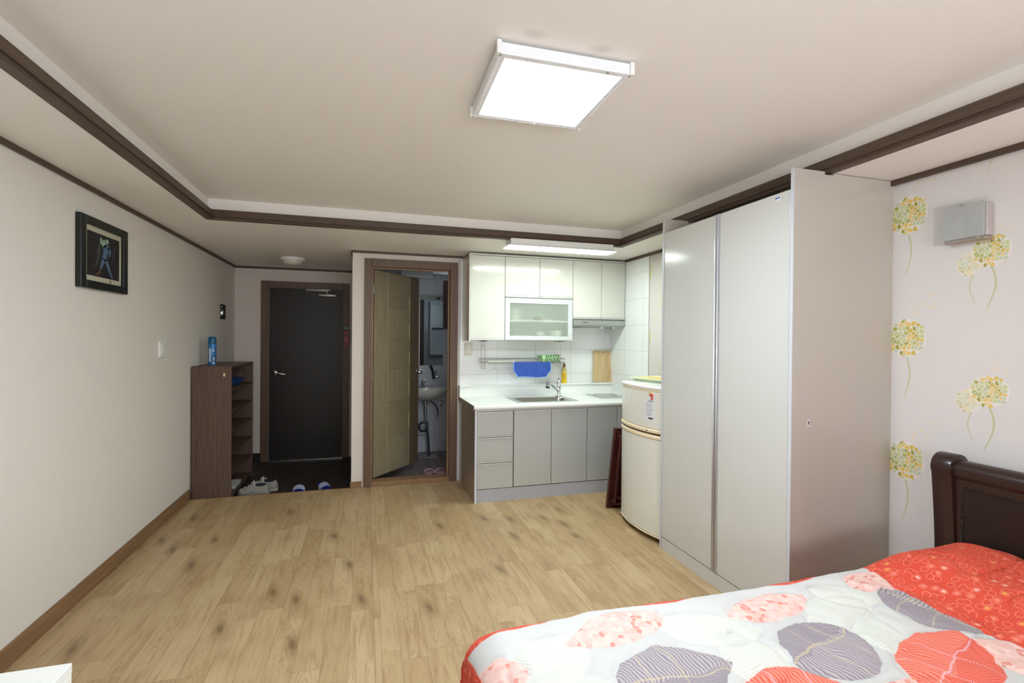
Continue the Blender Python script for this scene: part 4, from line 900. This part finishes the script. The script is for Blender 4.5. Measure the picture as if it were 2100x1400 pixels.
# green basket with a scourer
t = thing('green_basket', 'small light green plastic basket on right end of dish rack', 'basket', (1.83, 4.76, rzb))
gx_a, gx_b, gy_a, gy_b, gh = 1.70, 1.90, 4.675, 4.80, .066
z_ = rzb+.004
bm = boxes((gx_a, gx_b, gy_a, gy_b, z_, z_+.004), (gx_a, gx_a+.004, gy_a, gy_b, z_, z_+gh), (gx_b-.004, gx_b, gy_a, gy_b, z_, z_+gh), (gx_a, gx_b, gy_b-.004, gy_b, z_, z_+gh), (gx_a, gx_a+.05, gy_a, gy_a+.004, z_, z_+gh), (gx_b-.02, gx_b, gy_a, gy_a+.004, z_, z_+gh))
xs = [gx_a+.05+k*.026 for k in range(6)]
for z0_, z1_ in ((0, .012), (.026, .038), (.052, gh)): box(bm, gx_a+.05, gx_b-.02, gy_a, gy_a+.004, z_+z0_, z_+z1_)
for x in xs: box(bm, x-.0065, x+.0065, gy_a, gy_a+.004, z_, z_+gh)
obj('basket_body', bm, mat('light_green_plastic', (170, 222, 160), .4), t)
bm = B(); random.seed(3); pts = []
for k in range(70):
    a = k*.9; pts.append((1.895+.032*math.cos(a)*(.6+.4*math.sin(k*.37)), 4.735+.03*math.sin(a), z_+.035+.03*math.sin(k*.53)+.012*math.cos(k*1.3)))
tube(bm, pts, .0022, 5); tag(obj('scouring_pad', bm, mat('copper_wire', (176, 140, 120), .35, metal=.7), None, True), 'tangled copper scourer sitting in the green basket', 'scourer')
# dish soap on the back ledge
t = thing('soap_bottle', 'yellow dish soap bottle with brown cap standing on worktop ledge', 'bottle', (2.028, 4.873, .965))
bm = B(); lathe(bm, [(0, 0), (.026, 0), (.028, .004), (.028, .10), (.026, .112), (.022, .118), (0, .118)], (2.028, 4.873, .965), 28, sx=1, sy=.85); bb = obj('bottle_body', bm, mat('yellow_soap', (240, 206, 20), .25), t, True)
bm = B(); lathe(bm, [(0, 0), (.0225, 0), (.024, .012), (.022, .03), (.013, .047), (.011, .055), (0, .055)], (2.028, 4.873, 1.083), 28, sx=1, sy=.85); obj('shoulder', bm, mat('pale_yellow_shoulder', (222, 204, 120), .2), t, True)
bm = B(); lathe(bm, [(0, 0), (.014, 0), (.015, .018), (.010, .03), (.007, .045), (0, .046)], (2.028, 4.873, 1.136)); obj('cap', bm, mat('brown_cap', (140, 84, 64), .4), t, True)
bm = B(); curved_patch(bm, 2.028, 4.873, .0245, D(-130), D(-95), 1.0, 1.07); obj('label', bm, mat('label_orange', (226, 140, 70), .5), bb)
bm = B(); curved_patch(bm, 2.028, 4.873, .0252, D(-128), D(-108), 1.03, 1.045); obj('label_mark', bm, mat('label_green', (90, 150, 60), .5), bb)
# cutting board
cb = thing('cutting_board', 'pale wooden cutting board leaning on tiles at right of worktop ledge', 'cutting board', (2.48, 4.87, .966))
bm = B(); Mx = Matrix.Translation((2.482, 4.868, .967)) @ Matrix.Rotation(D(1.5), 4, 'Y') @ Matrix.Rotation(D(-4.0), 4, 'X')
pts = [(x, z) for x, z, _ in rr(-.116, .116, .0, .345, .02, 0)]
prism(bm, pts, 'y', -.009, .009, M=Mx); obj('board', bm, M_BOARD, cb)
bm = B(); cyl(bm, (0, -.0095, .325), .006, .002, 'y', 16, M=Mx); obj('hanging_hole', bm, M_DARK, cb)

# ------------------------------------------------------------------ FRIDGE
FX0, FX1, FY0_, FY1_ = 1.93, 2.52, 2.965, 3.545
t = thing('refrigerator', 'small off-white two door refrigerator beside the wardrobe', 'refrigerator', ((FX0+FX1)/2, 3.25, 0))
def fprof(off=0., inset=0., n=14, xb=2.0):
    """plan outline of a bowed door, front towards -x"""
    pts = []; cy_ = (FY0_+FY1_)/2; hw = (FY1_-FY0_)/2-inset
    for k in range(n+1):
        s = -1+2*k/n; x = FX0+.052*abs(s)**2.2-off; pts.append((x, cy_+s*hw))
    return [(xb, cy_-hw)]+pts+[(xb, cy_+hw)]
def fslab(z0, z1, off=0., inset=0., xb=2.0, r=.006):
    bm = B(); P = lambda o, i, z: [(x, y, z) for x, y in fprof(o, i, xb=xb)]
    loft(bm, [P(off-r, inset+r*.6, z0), P(off, inset, z0+r), P(off, inset, z1-r), P(off-r, inset+r*.6, z1)]); return bm
obj('body', boxes((2.005, FX1, FY0_+.008, FY1_-.008, .035, 1.075), bev=.006), mat('fridge_side', (186, 190, 190), .4), t)
obj('top_cap', fslab(1.078, 1.105, .004, -.002, xb=FX1, r=.008), M_PWHITE, t, True)
ud = obj('door', fslab(.800, 1.066), M_FRIDGE, t, True)
obj('edge_trim', fslab(1.066, 1.077, .002, -.001), M_PEACH, ud, True)
obj('handle_lip', fslab(.772, .800, .006, -.001), M_PEACH, ud, True)
ldr = obj('door', fslab(.050, .730), M_FRIDGE, t, True)
obj('handle_lip', fslab(.730, .758, .006, -.001), M_PEACH, ldr, True)
obj('edge_trim', fslab(.040, .050, .003, -.001), M_PEACH, ldr, True)
obj('gasket_gap', boxes((1.99, 2.005, FY0_+.01, FY1_-.01, .04, 1.07)), M_DARK, t)
obj('foot', boxes((1.99, 2.03, FY0_+.01, FY0_+.06, 0, .04), bev=.005), M_BLACK, t)
obj('foot', boxes((1.99, 2.03, FY1_-.06, FY1_-.01, 0, .04), bev=.005), M_BLACK, t)
obj('foot', boxes((2.42, 2.5, FY0_+.03, FY1_-.03, 0, .036)), M_BLACK, t)
def fxs(y):
    s = (y-(FY0_+FY1_)/2)/((FY1_-FY0_)/2); return FX0+.052*abs(s)**2.2
def fpatch(bm, y0, y1, z0, z1, o=.0008, n=6):
    for k in range(n):
        a, b = y0+(y1-y0)*k/n, y0+(y1-y0)*(k+1)/n
        prism(bm, [(fxs(a)-o, a), (fxs(a)-o+.0006, a), (fxs(b)-o+.0006, b), (fxs(b)-o, b)], 'z', z0, z1)
# energy sticker (far side = larger y = left in the photo)
bm = B(); fpatch(bm, 3.045, 3.135, .862, 1.0); stk = obj('info_sticker', bm, mat('paper_sticker', (226, 226, 230), .5), ud)
bm = B()
for z in (.985, .972, .966, .960, .948, .936, .930, .918, .912, .900, .894): fpatch(bm, 3.055+random.random()*.02, 3.125, z, z+.0025, .0014)
obj('print_lines', bm, mat('grey_print', (150, 152, 164), .6), stk)
bm = B(); fpatch(bm, 3.055, 3.098, .870, .880, .0015); obj('print_block', bm, M_BLACK, stk)
bm = B(); fpatch(bm, 3.052, 3.105, 1.004, 1.042); es = obj('energy_sticker', bm, mat('paper_sticker', (226, 226, 230), .5), ud)
arc_cols = [((90, 170, 90), 0), ((150, 190, 70), 1), ((226, 196, 60), 2), ((232, 140, 70), 3), ((220, 70, 60), 4)]
for rgb, k in arc_cols:
    bm = B(); cy_, cz_ = 3.079, 1.030
    for q in range(3):
        a0, a1 = PI-(k+q/3)*PI/5, PI-(k+(q+1)/3)*PI/5
        P = [(cy_-rr_*math.cos(a), cz_+rr_*math.sin(a)) for rr_, a in ((.023, a0), (.030, a0), (.030, a1), (.023, a1))]
        x_ = fxs(cy_); prism(bm, P, 'x', x_-.004, x_+.004)
    obj('rating_arc', bm, mat('arc_%d' % k, rgb, .5), es)
bm = B(); x_ = fxs(3.079); P = [(3.079-.014*math.cos(a), 1.032+.014*math.sin(a)) for a in [PI*k/8 for k in range(9)]]; prism(bm, P, 'x', x_-.0042, x_+.004); box(bm, x_-.003, x_+.004, 3.056, 3.072, 1.010, 1.024); obj('rating_mark', bm, mat('rating_red', (204, 62, 52), .5), es)
bm = B(); fpatch(bm, 3.052, 3.104, .990+.004, .990+.011, .0015); obj('caption_bar', bm, mat('grey_print', (150, 152, 164), .6), es)
bm = B(); fpatch(bm, 3.10, 3.112, .782, .790, .0075); obj('brand_dot', bm, mat('grey_badge', (96, 96, 100), .4), ud)
# tray on the fridge
t = thing('serving_tray', 'yellow plastic tray with pale green rim lying on top of refrigerator', 'tray', (2.25, 3.4, 1.105))
M1 = Matrix.Translation((2.235, 3.40, 1.105)) @ Matrix.Rotation(D(14), 4, 'Z')
bm = B(); loft(bm, [rr(-.12, .12, -.17, .17, .03, 0), rr(-.14, .14, -.19, .19, .035, .02), rr(-.155, .155, -.205, .205, .04, .026), rr(-.15, .15, -.2, .2, .04, .03), rr(-.133, .133, -.183, .183, .03, .022), rr(-.12, .12, -.17, .17, .03, .008)], M=M1)
obj('tray_body', bm, mat('pale_green_rim', (222, 232, 200), .35), t, True)
bm = B(); loft(bm, [rr(-.134, .134, -.184, .184, .03, .0215), rr(-.134, .134, -.184, .184, .03, .0235)], M=M1); obj('tray_surface', bm, mat('yellow_tray', (240, 212, 110), .35), t)

# folding table leaning between fridge and base cabinets
t = thing('folding_table', 'dark red lacquered folding table stood on edge between refrigerator and base cabinets', 'folding table', (2.2, 3.77, 0))
MT = Matrix.Translation((1.975, 3.80, 0)) @ Matrix.Rotation(D(6.2), 4, 'X') @ Matrix.Rotation(D(2.5), 4, 'Y')
def tp(name, bs, bev=.004):
    bm = B()
    for b in bs: box(bm, *b, bev=bev, M=MT)
    return obj(name, bm, M_REDW, t, True)
tp('table_top', [(0, .56, -.028, .0, .003, .70)], .006)
tp('edge_moulding', [(-.006, .018, -.034, -.0, .0, .70), (.018, .56, -.034, -.028, .0, .018), (.018, .56, -.034, -.028, .682, .70)], .004)
tp('apron', [(.03, .05, -.085, -.028, .05, .655), (.05, .52, -.085, -.028, .05, .07), (.05, .52, -.085, -.028, .635, .655)], .003)
for z in (.09, .58): tp('folded_leg', [(.06, .36, -.08, -.05, z, z+.035)], .005)
for z in (.64, .08):
    bm = B(); cyl(bm, (.029, -.055, z), .006, .004, 'x', 12, M=MT); obj('screw', bm, M_DSTEEL, t, True)

# ------------------------------------------------------------------ WARDROBE
WX, WY0, WY1, WZ = 1.948, 1.870, 2.952, ZS-.004
t = thing('wardrobe', 'tall glossy ivory two door wardrobe beside the dandelion wallpaper', 'wardrobe', (2.27, 2.41, 0))
def side(name, y0, y1, m):
    # a notch lets the panel pass under the ceiling moulding
    bm = B(); prism(bm, [(WX+.004, 0), (XR-.001, 0), (XR-.001, ZS-.028), (XR-.022, ZS-.028), (XR-.022, WZ), (TX1+.014, WZ), (TX1+.014, ZS-.012), (TX1-.038, ZS-.012), (TX1-.038, WZ+.006), (WX+.004, WZ+.006)], 'y', y0, y1)
    o = obj(name, bm, m, t); obj('edge_band', boxes((WX-.0, WX+.0035, y0, y1, 0, WZ+.006)), M_EDGE, o); return o
sp_ = side('side_panel', WY0, WY0+.018, M_WARD_SHADED); side('side_panel', WY1-.018, WY1, M_WARD_SHADED)
obj('carcass', boxes((WX+.03, XR-.001, WY0+.018, WY1-.018, .085, 2.168)), M_WARD, t)
obj('plinth', boxes((WX+.006, WX+.024, WY0+.018, WY1-.018, 0, .082)), M_WARD, t)
ys = 2.402
for (a, b, s_) in ((WY0+.023, ys, 1), (ys, WY1-.020, -1)):
    ha, hb_ = (b-.022, b-.002) if s_ == 1 else (a+.002, a+.022)
    pa, pb = (a, b-.022) if s_ == 1 else (a+.022, b)
    d_ = obj('door', boxes((WX+.004, WX+.022, pa, pb, .088, 2.165), bev=.0012), M_WARD, t)
    bm = B()
    prism(bm, [(WX+.022, ha), (WX-.002, ha), (WX-.004, ha+.005), (WX+.004, (ha+hb_)/2), (WX-.004, hb_-.005), (WX-.002, hb_), (WX+.022, hb_)], 'z', .088, 2.165)
    obj('handle_strip', bm, M_ALU, d_)
obj('door_gap', boxes((WX+.022, WX+.03, WY0+.018, WY1-.018, .085, 2.166)), M_DARK, t)
bm = boxes((WX+.0032, WX+.004, 1.955, 1.985, 2.132, 2.148)); st_ = obj('maker_sticker', bm, mat('white_sticker', (236, 238, 240), .5), t)
bm = boxes((WX+.0024, WX+.0032, 1.957, 1.968, 2.139, 2.147), (WX+.0024, WX+.0032, 1.972, 1.983, 2.139, 2.147)); obj('sticker_mark', bm, mat('blue_mark', (40, 84, 170), .5), st_)
bm = boxes((2.047, 2.062, WY0-.0006, WY0, 1.025, 1.055)); q = obj('side_sticker', bm, mat('white_sticker', (236, 238, 240), .5), t)
bm = boxes((2.05, 2.055, WY0-.0012, WY0-.0006, 1.03, 1.05)); obj('sticker_mark', bm, mat('navy_mark', (60, 56, 96), .5), q)
bm = boxes((2.056, 2.060, WY0-.0012, WY0-.0006, 1.035, 1.048)); obj('sticker_mark', bm, mat('red_mark', (180, 70, 70), .5), q)

# ------------------------------------------------------------------ WHITE CABINET (bottom left corner)
t = thing('side_cabinet', 'white cabinet top and corner post near left wall, at lower left corner of the photo', 'cabinet', (-.93, .85, 0))
obj('top', boxes((-1.40, -.586, .45, 1.244, .728, .75), bev=.002), M_WHITE, t)
obj('corner_post', boxes((-.64, -.5865, 1.19, 1.2435, .0, .728), bev=.002), M_WHITE, t)
obj('carcass', boxes((-1.39, -.625, .46, 1.19, .03, .728)), M_PWHITE, t)
obj('side_door', boxes((-.605, -.588, .465, 1.183, .04, .700), bev=.002), M_WHITE, t)
obj('base', boxes((-1.37, -.63, .5, 1.2, 0, .03)), M_DARK, t)

# ------------------------------------------------------------------ BED
BX0, BX1, BY0, BY1 = .30, 2.40, .02, 1.47
t = thing('bed', 'dark mahogany sleigh bed with padded leather headboard', 'bed', (1.4, .75, 0))
def spine(z):      # x of the headboard front face, leaning back to a rolled top
    return 2.425+.035*math.sin(min(1, z/.9)*PI*.55)-.03*max(0, (z-.62)/.3)**2
def headpost(y0, y1):
    bm = B(); fr = []
    for k in range(15): z = .0+.86*k/14; fr.append((2.43+.028*math.sin(PI*z/.86)-.0, z))
    cxp, czp, r = 2.485, .885, .062
    arc = [(cxp+r*math.cos(a), czp+r*math.sin(a)) for a in [D(195-k*20) for k in range(11)]]
    bk = [(2.50, .82), (2.50, .4), (2.50, 0)]
    prism(bm, fr+arc+bk, 'y', y0, y1)
    bmesh.ops.bevel(bm, geom=[e for e in bm.edges if abs(e.verts[0].co.y-e.verts[1].co.y) < 1e-5], offset=.004, segments=2, affect='EDGES', profile=.5)
    return obj('headboard_post', bm, M_HEAD, t, True)
headpost(1.495, 1.575); headpost(-.085, -.005)
bm = B(); cyl(bm, (2.488, .745, .878), .047, 1.5, 'y', 32); obj('top_rail', bm, M_HEAD, t, True)
bm = B(); prism(bm, [(2.455+.015*math.sin(PI*z/.8), z) for z in [.25+.6*k/10 for k in range(11)]]+[(2.495, .85), (2.495, .25)], 'y', -.005, 1.495)
pn = obj('headboard_panel', bm, M_HEAD, t, True)
bm = B(); prism(bm, [(2.449+.015*math.sin(PI*z/.8), z) for z in [.3+.51*k/10 for k in range(11)]]+[(2.47, .81), (2.47, .3)], 'y', .03, 1.462); obj('leather_pad', bm, M_LEATH, pn, True)
bm = B()
def braid(p0, p1, n):
    for k in range(2):
        pts = []
        for i in range(n*6+1):
            s = i/(n*6); a = 2*PI*n*s+k*PI
            p = Vector(p0).lerp(Vector(p1), s); dz = 1 if abs(p0[2]-p1[2]) < .01 else 0
            off = Vector((.004*math.sin(a), 0 if dz else .004*math.cos(a), .004*math.cos(a) if dz else 0)); pts.append(p+off)
        tube(bm, pts, .0042, 6)
braid((2.462, 1.470, .42), (2.462, 1.470, .815), 26); braid((2.460, 1.470, .818), (2.460, .03, .818), 96)
obj('braided_trim', bm, M_LEATH, pn, True)
obj('side_rail', boxes((.38, 2.43, 1.43, 1.465, .14, .34), bev=.006), M_HEAD, t)
obj('side_rail', boxes((.38, 2.43, .03, .065, .14, .34), bev=.006), M_HEAD, t)
obj('footboard', boxes((.345, .38, .03, 1.465, .05, .36), bev=.01), M_HEAD, t)
obj('slat_base', boxes((.38, 2.43, .065, 1.43, .20, .235)), M_REDW, t)
for (x, y) in ((.36, .05), (.36, 1.44)):
    bm = boxes((x-.02, x+.03, y-.025, y+.025, 0, .14), bev=.004); obj('leg', bm, M_HEAD, t)
tag(obj('mattress', boxes((.41, 2.42, .07, 1.42, .236, .45), bev=.05), mat('white_ticking', (225, 224, 220), .8)), 'white mattress on the bed under the quilt', 'mattress')
# ---- quilt
LEAVES = [  # cx, cy, half length, half width, angle deg (tip direction), kind 0 grey 1 coral 2 pink 3 cream
    (.80, 1.125, .175, .115, 2, 0), (1.285, 1.10, .165, .122, 200, 0), (1.80, 1.15, .15, .115, -70, 0), (.36, .95, .17, .115, 10, 0),
    (1.08, .945, .17, .125, -15, 1), (1.57, .965, .20, .115, 25, 1), (.60, .86, .17, .12, 20, 1),
    (.735, 1.345, .185, .075, 190, 2), (1.285, 1.325, .185, .068, 188, 2), (1.79, 1.36, .11, .07, 20, 2), (1.79, .88, .14, .1, -60, 2), (1.33, .855, .15, .10, 20, 2), (.30, 1.27, .13, .075, 150, 2), (.86, .77, .16, .1, 10, 2),
    (.50, 1.27, .15, .10, 30, 3), (1.02, 1.27, .16, .085, -20, 3), (.53, 1.09, .16, .10, -30, 3), (1.05, 1.13, .11, .09, 80, 3), (1.50, 1.235, .15, .085, 15, 3), (1.62, 1.31, .12, .07, -30, 3), (1.52, 1.12, .10, .07, 60, 3), (.80, .95, .10, .07, 60, 3)]
def leafy(x, y):
    """height of the padding: puffs inside each leaf, seam valley around it"""
    best = 1e9
    for cx_, cy_, L, W, an, k in LEAVES:
        a = D(an); dx, dy = x-cx_, y-cy_; u = (dx*math.cos(a)+dy*math.sin(a))/L; v = (-dx*math.sin(a)+dy*math.cos(a))/W
        pr_ = math.sqrt(max(0, 1-u*u)) if u < 0 else max(0, 1-abs(u)**1.9)
        d = abs(v)-pr_ if abs(u) < 1 else max(abs(v), abs(u))-.0
        best = min(best, abs(d)*min(L, W) if abs(u) < 1.05 else .05)
    return min(1, best/.022)
def quilt():
    from mathutils import noise as mn
    X0q, X1q, Y0q, Y1q, R = .295, 2.428, -.03, 1.515, .115
    def f(a, lo, r):   # a = cloth distance inward from the hem line start of arc; returns pos, drop
        q = r*PI/2
        if a >= q: return lo+r+(a-q), 0
        if a >= 0: th = (q-a)/r; return lo+r-r*math.sin(th), r*(1-math.cos(th))
        return lo-.0, r-a
    nx, ny = 330, 250; ax0, ay = -.20, -.22; q = R*PI/2
    Lx = (X1q-X0q)+(q-R); Ly = (Y1q-Y0q)+2*(q-R)
    bm = B(); V = []; uvs = []
    for i in range(nx+1):
        a = ax0+(Lx-ax0)*i/nx; row = []
        for j in range(ny+1):
            b = ay+(Ly-2*ay)*j/ny
            px_, dxp = f(a, X0q, R)
            if b < Ly/2: py_, dyp = f(b, Y0q, R)
            else: yy, dyp = f(Ly-b, 0, R); py_ = Y1q-yy
            drop = (dxp**2+dyp**2)**.5
            # fold corner outwards softly
            if dxp > R and dyp > R: drop = max(dxp, dyp)
            wx, wy = X0q+R+(a-q), (Y0q+R+(b-q))       # cloth coordinates equal to world xy on top
            z = .548-drop
            topw = max(0, 1-drop/.1)
            pil = max(0, min(1, (px_-1.86)/.20)); pil = pil*pil*(3-2*pil); endd = max(0, min(1, (px_-2.33)/.10))
            py_n = py_
            edge = min(1, max(0, (1.50-py_)/.18)); edge = edge*edge*(3-2*edge)
            z += pil*(.030+.042*edge)*(1-.35*endd)*max(0, 1-drop/.3)
            # dip between the pillow and the flat part, general wrinkles
            pz = leafy(wx, wy) if wx < 1.9 else 1
            z += .010*pz*topw - .004*topw
            w1 = mn.noise(Vector((wx*2.2, wy*2.6, 1.3)))*.014 + mn.noise(Vector((wx*6, wy*5, 4.3)))*.006 + mn.noise(Vector((wx*17, wy*15, 8.3)))*.0030 + abs(mn.noise(Vector((wx*9+wy*7, wy*9-wx*5, 5.3))))*.007
            z += w1*(.35+.65*topw)
            cr = mn.noise(Vector((wx*3.1-wy*1.2, wy*6.0, 2.2))); z -= .010*math.exp(-(cr/.045)**2)*pil*topw
            ox = mn.noise(Vector((a*3, b*9, 7.)))*.02*min(1, max(0, (dyp-.1)/.2)); oy = ox
            xo = mn.noise(Vector((a*9, b*5, 3.)))*.02*min(1, max(0, (dxp-.1)/.2))
            x_ = px_+(-abs(xo) if dxp > .1 else 0); y_ = py_n+((abs(oy)) if (b > Ly/2 and dyp > .1) else (-abs(oy) if dyp > .1 else 0))
            x_ = max(x_, X0q-.035); y_ = min(max(y_, Y0q-.03), Y1q+.03)
            v = bm.verts.new((x_, y_, max(.155, z))); row.append((v, (wx, wy)))
        V.append(row)
    uvl = bm.loops.layers.uv.new('UVMap')
    for i in range(nx):
        for j in range(ny):
            qd = (V[i][j], V[i+1][j], V[i+1][j+1], V[i][j+1]); fc = bm.faces.new([v for v, _ in qd])
            for lp, (_, uv) in zip(fc.loops, qd): lp[uvl].uv = uv
    return bm
def quilt_mat():
    n = NT('patterned_quilt_cotton', .85, .25); uv = n.tc.outputs['UV']; s = n.sep(uv); x, y = s[0], s[1]
    wob = n.noise(uv, 9, 3); wv = n.v('ADD', uv, n.comb(n.f('MULTIPLY', n.f('SUBTRACT', wob, .5), .05), n.f('MULTIPLY', n.f('SUBTRACT', n.noise(n.v('ADD', uv, (5, 3, 0)), 9, 3), .5), .05)))
    fine = n.noise(uv, 400, 2)
    def leaf(cx_, cy_, L, W, an):
        a = D(an); d = n.v('SUBTRACT', wv, (cx_, cy_, 0))
        u = n.v('DOT_PRODUCT', d, (math.cos(a)/L, math.sin(a)/L, 0)); v = n.v('DOT_PRODUCT', d, (-math.sin(a)/W, math.cos(a)/W, 0))
        neg = n.f('SQRT', n.f('MAXIMUM', n.f('SUBTRACT', 1., n.f('MULTIPLY', u, u)), 0.)); pos = n.f('SUBTRACT', 1., n.f('POWER', n.f('ABSOLUTE', u), 1.9))
        isn = n.f('LESS_THAN', u, 0.)
        prf = n.f('ADD', n.f('MULTIPLY', neg, isn), n.f('MULTIPLY', pos, n.f('SUBTRACT', 1., isn)))
        m = n.smooth(n.f('SUBTRACT', n.f('ABSOLUTE', v), prf), .02, -.02)
        return m, u, v
    # white ground with faint ribs
    gr = n.f('SINE', n.f('MULTIPLY', n.f('ADD', x, n.f('MULTIPLY', y, .5)), 900.))
    base = n.mix(n.f('MULTIPLY_ADD', gr, .12, n.f('MULTIPLY', n.noise(uv, 6, 3), .6)), col(192, 190, 187), col(208, 206, 202))
    c = base
    vo = n.vor(uv, 60, 'F1', .9); voe = n.vor(uv, 60, 'DISTANCE_TO_EDGE', .9)[0]
    pinkpat = n.mix(n.smooth(voe, .03, .09), col(218, 190, 184), n.ramp(n.sep(vo['Color'])[0], [(0, col(226, 184, 174)), (.35, col(222, 172, 160)), (.6, col(230, 194, 184)), (.88, col(214, 142, 128))], True))
    for (cx_, cy_, L, W, an, k) in sorted(LEAVES, key=lambda l: -l[5]):
        m, u, v = leaf(cx_, cy_, L, W, an)
        phase = n.f('ADD', n.f('MULTIPLY', u, L*560.), n.f('MULTIPLY_ADD', n.f('SUBTRACT', 1., n.f('GREATER_THAN', v, -.15)), n.f('MULTIPLY', v, W*700.), n.f('MULTIPLY', n.f('ABSOLUTE', v), W*90.)))
        st = n.smooth(n.f('SINE', phase), -.2, .5)
        half = n.f('GREATER_THAN', v, -.15)
        if k == 0: lc = n.mix(n.f('MULTIPLY_ADD', st, .65, n.f('MULTIPLY', n.f('SUBTRACT', 1., half), .0)), col(176, 167, 170), col(112, 101, 108))
        elif k == 1: lc = n.mix(n.f('MULTIPLY', st, .8), col(234, 138, 118), col(212, 78, 62))
        elif k == 2: lc = pinkpat
        else: lc = n.mix(n.f('MULTIPLY', n.smooth(n.f('SINE', n.f('MULTIPLY', phase, 1.5)), -.4, .7), .6), col(210, 210, 203), col(190, 189, 176))
        if k in (0, 1):
            lc = n.mix(n.f('MULTIPLY', n.f('SUBTRACT', 1., half), .6), lc, col(*((140, 130, 136) if k == 0 else (214, 92, 76))))
            # dashed gold or pale stitching along the mid vein and across
            vein = n.f('MULTIPLY', n.smooth(n.f('ABSOLUTE', n.f('ADD', v, n.f('MULTIPLY_ADD', n.f('SINE', n.f('MULTIPLY', u, 3.)), .12, .12))), .035, .015), n.smooth(n.f('SINE', n.f('MULTIPLY', u, L*1500.)), -.4, .1))
            cr1 = n.f('MINIMUM', n.f('ABSOLUTE', n.f('ADD', u, .45)), n.f('ABSOLUTE', n.f('SUBTRACT', u, .1)))
            cr = n.f('MULTIPLY', n.smooth(cr1, .022, .01), n.smooth(n.f('SINE', n.f('MULTIPLY', v, W*1300.)), .1, .5))
            lc = n.mix(n.f('MULTIPLY', n.f('MAXIMUM', vein, cr), .8), lc, col(*((214, 192, 140) if k == 0 else (226, 200, 214))))
        c = n.mix(m, c, lc)
    # red border and pillow end
    vr = n.vor(n.v('ADD', uv, (3, 8, 0)), 34, 'F1', 1.); 
    ringd = n.f('ABSOLUTE', n.f('SUBTRACT', vr['Distance'], .36))
    rib = n.f('SINE', n.f('MULTIPLY', y, 700.))
    red = n.mix(n.f('MULTIPLY_ADD', rib, .12, n.f('MULTIPLY', n.noise(uv, 10, 3), .8)), col(200, 58, 40), col(222, 98, 76))
    red = n.mix(n.f('MULTIPLY', n.smooth(ringd, .07, .03), .32), red, col(244, 160, 136))
    spot = n.f('MULTIPLY', n.f('LESS_THAN', vr['Distance'], .24), n.f('GREATER_THAN', n.sep(vr['Color'])[1], .82))
    red = n.mix(n.f('MULTIPLY', spot, .6), red, n.ramp(n.sep(vr['Color'])[0], [(0, col(246, 150, 130)), (.6, col(248, 200, 180)), (.8, col(240, 180, 90))], True))
    bx = n.f('MULTIPLY_ADD', n.f('SINE', n.f('MULTIPLY', y, 9.)), .02, n.f('MULTIPLY_ADD', n.f('SUBTRACT', y, 1.2), .12, 1.835))
    by = n.f('MULTIPLY_ADD', n.f('SINE', n.f('MULTIPLY', x, 11.4)), .030, 1.455)
    m1 = n.smooth(n.f('SUBTRACT', x, bx), -.002, .002); m2 = n.smooth(n.f('SUBTRACT', y, by), -.004, .004)
    m3 = n.smooth(n.f('SUBTRACT', n.f('MULTIPLY_ADD', n.f('SINE', n.f('MULTIPLY', y, 11.)), .02, .27), x), -.004, .004)
    c = n.mix(n.f('MAXIMUM', n.f('MAXIMUM', m1, m2), m3), c, red)
    q1 = n.noise(n.v('MULTIPLY', uv, (1, 1, 0)), 60, 2)
    n.bump(n.f('ADD', n.f('MULTIPLY', fine, .3), q1), .25, .004)
    return n.done(c)
qo = obj('quilt', quilt(), quilt_mat(), None, True, recenter=False)
md = qo.modifiers.new('thickness', 'SOLIDIFY'); md.thickness = .006; md.offset = -1
tag(qo, 'quilt with coral, grey and pink leaf pattern and red border spread over the bed', 'quilt')
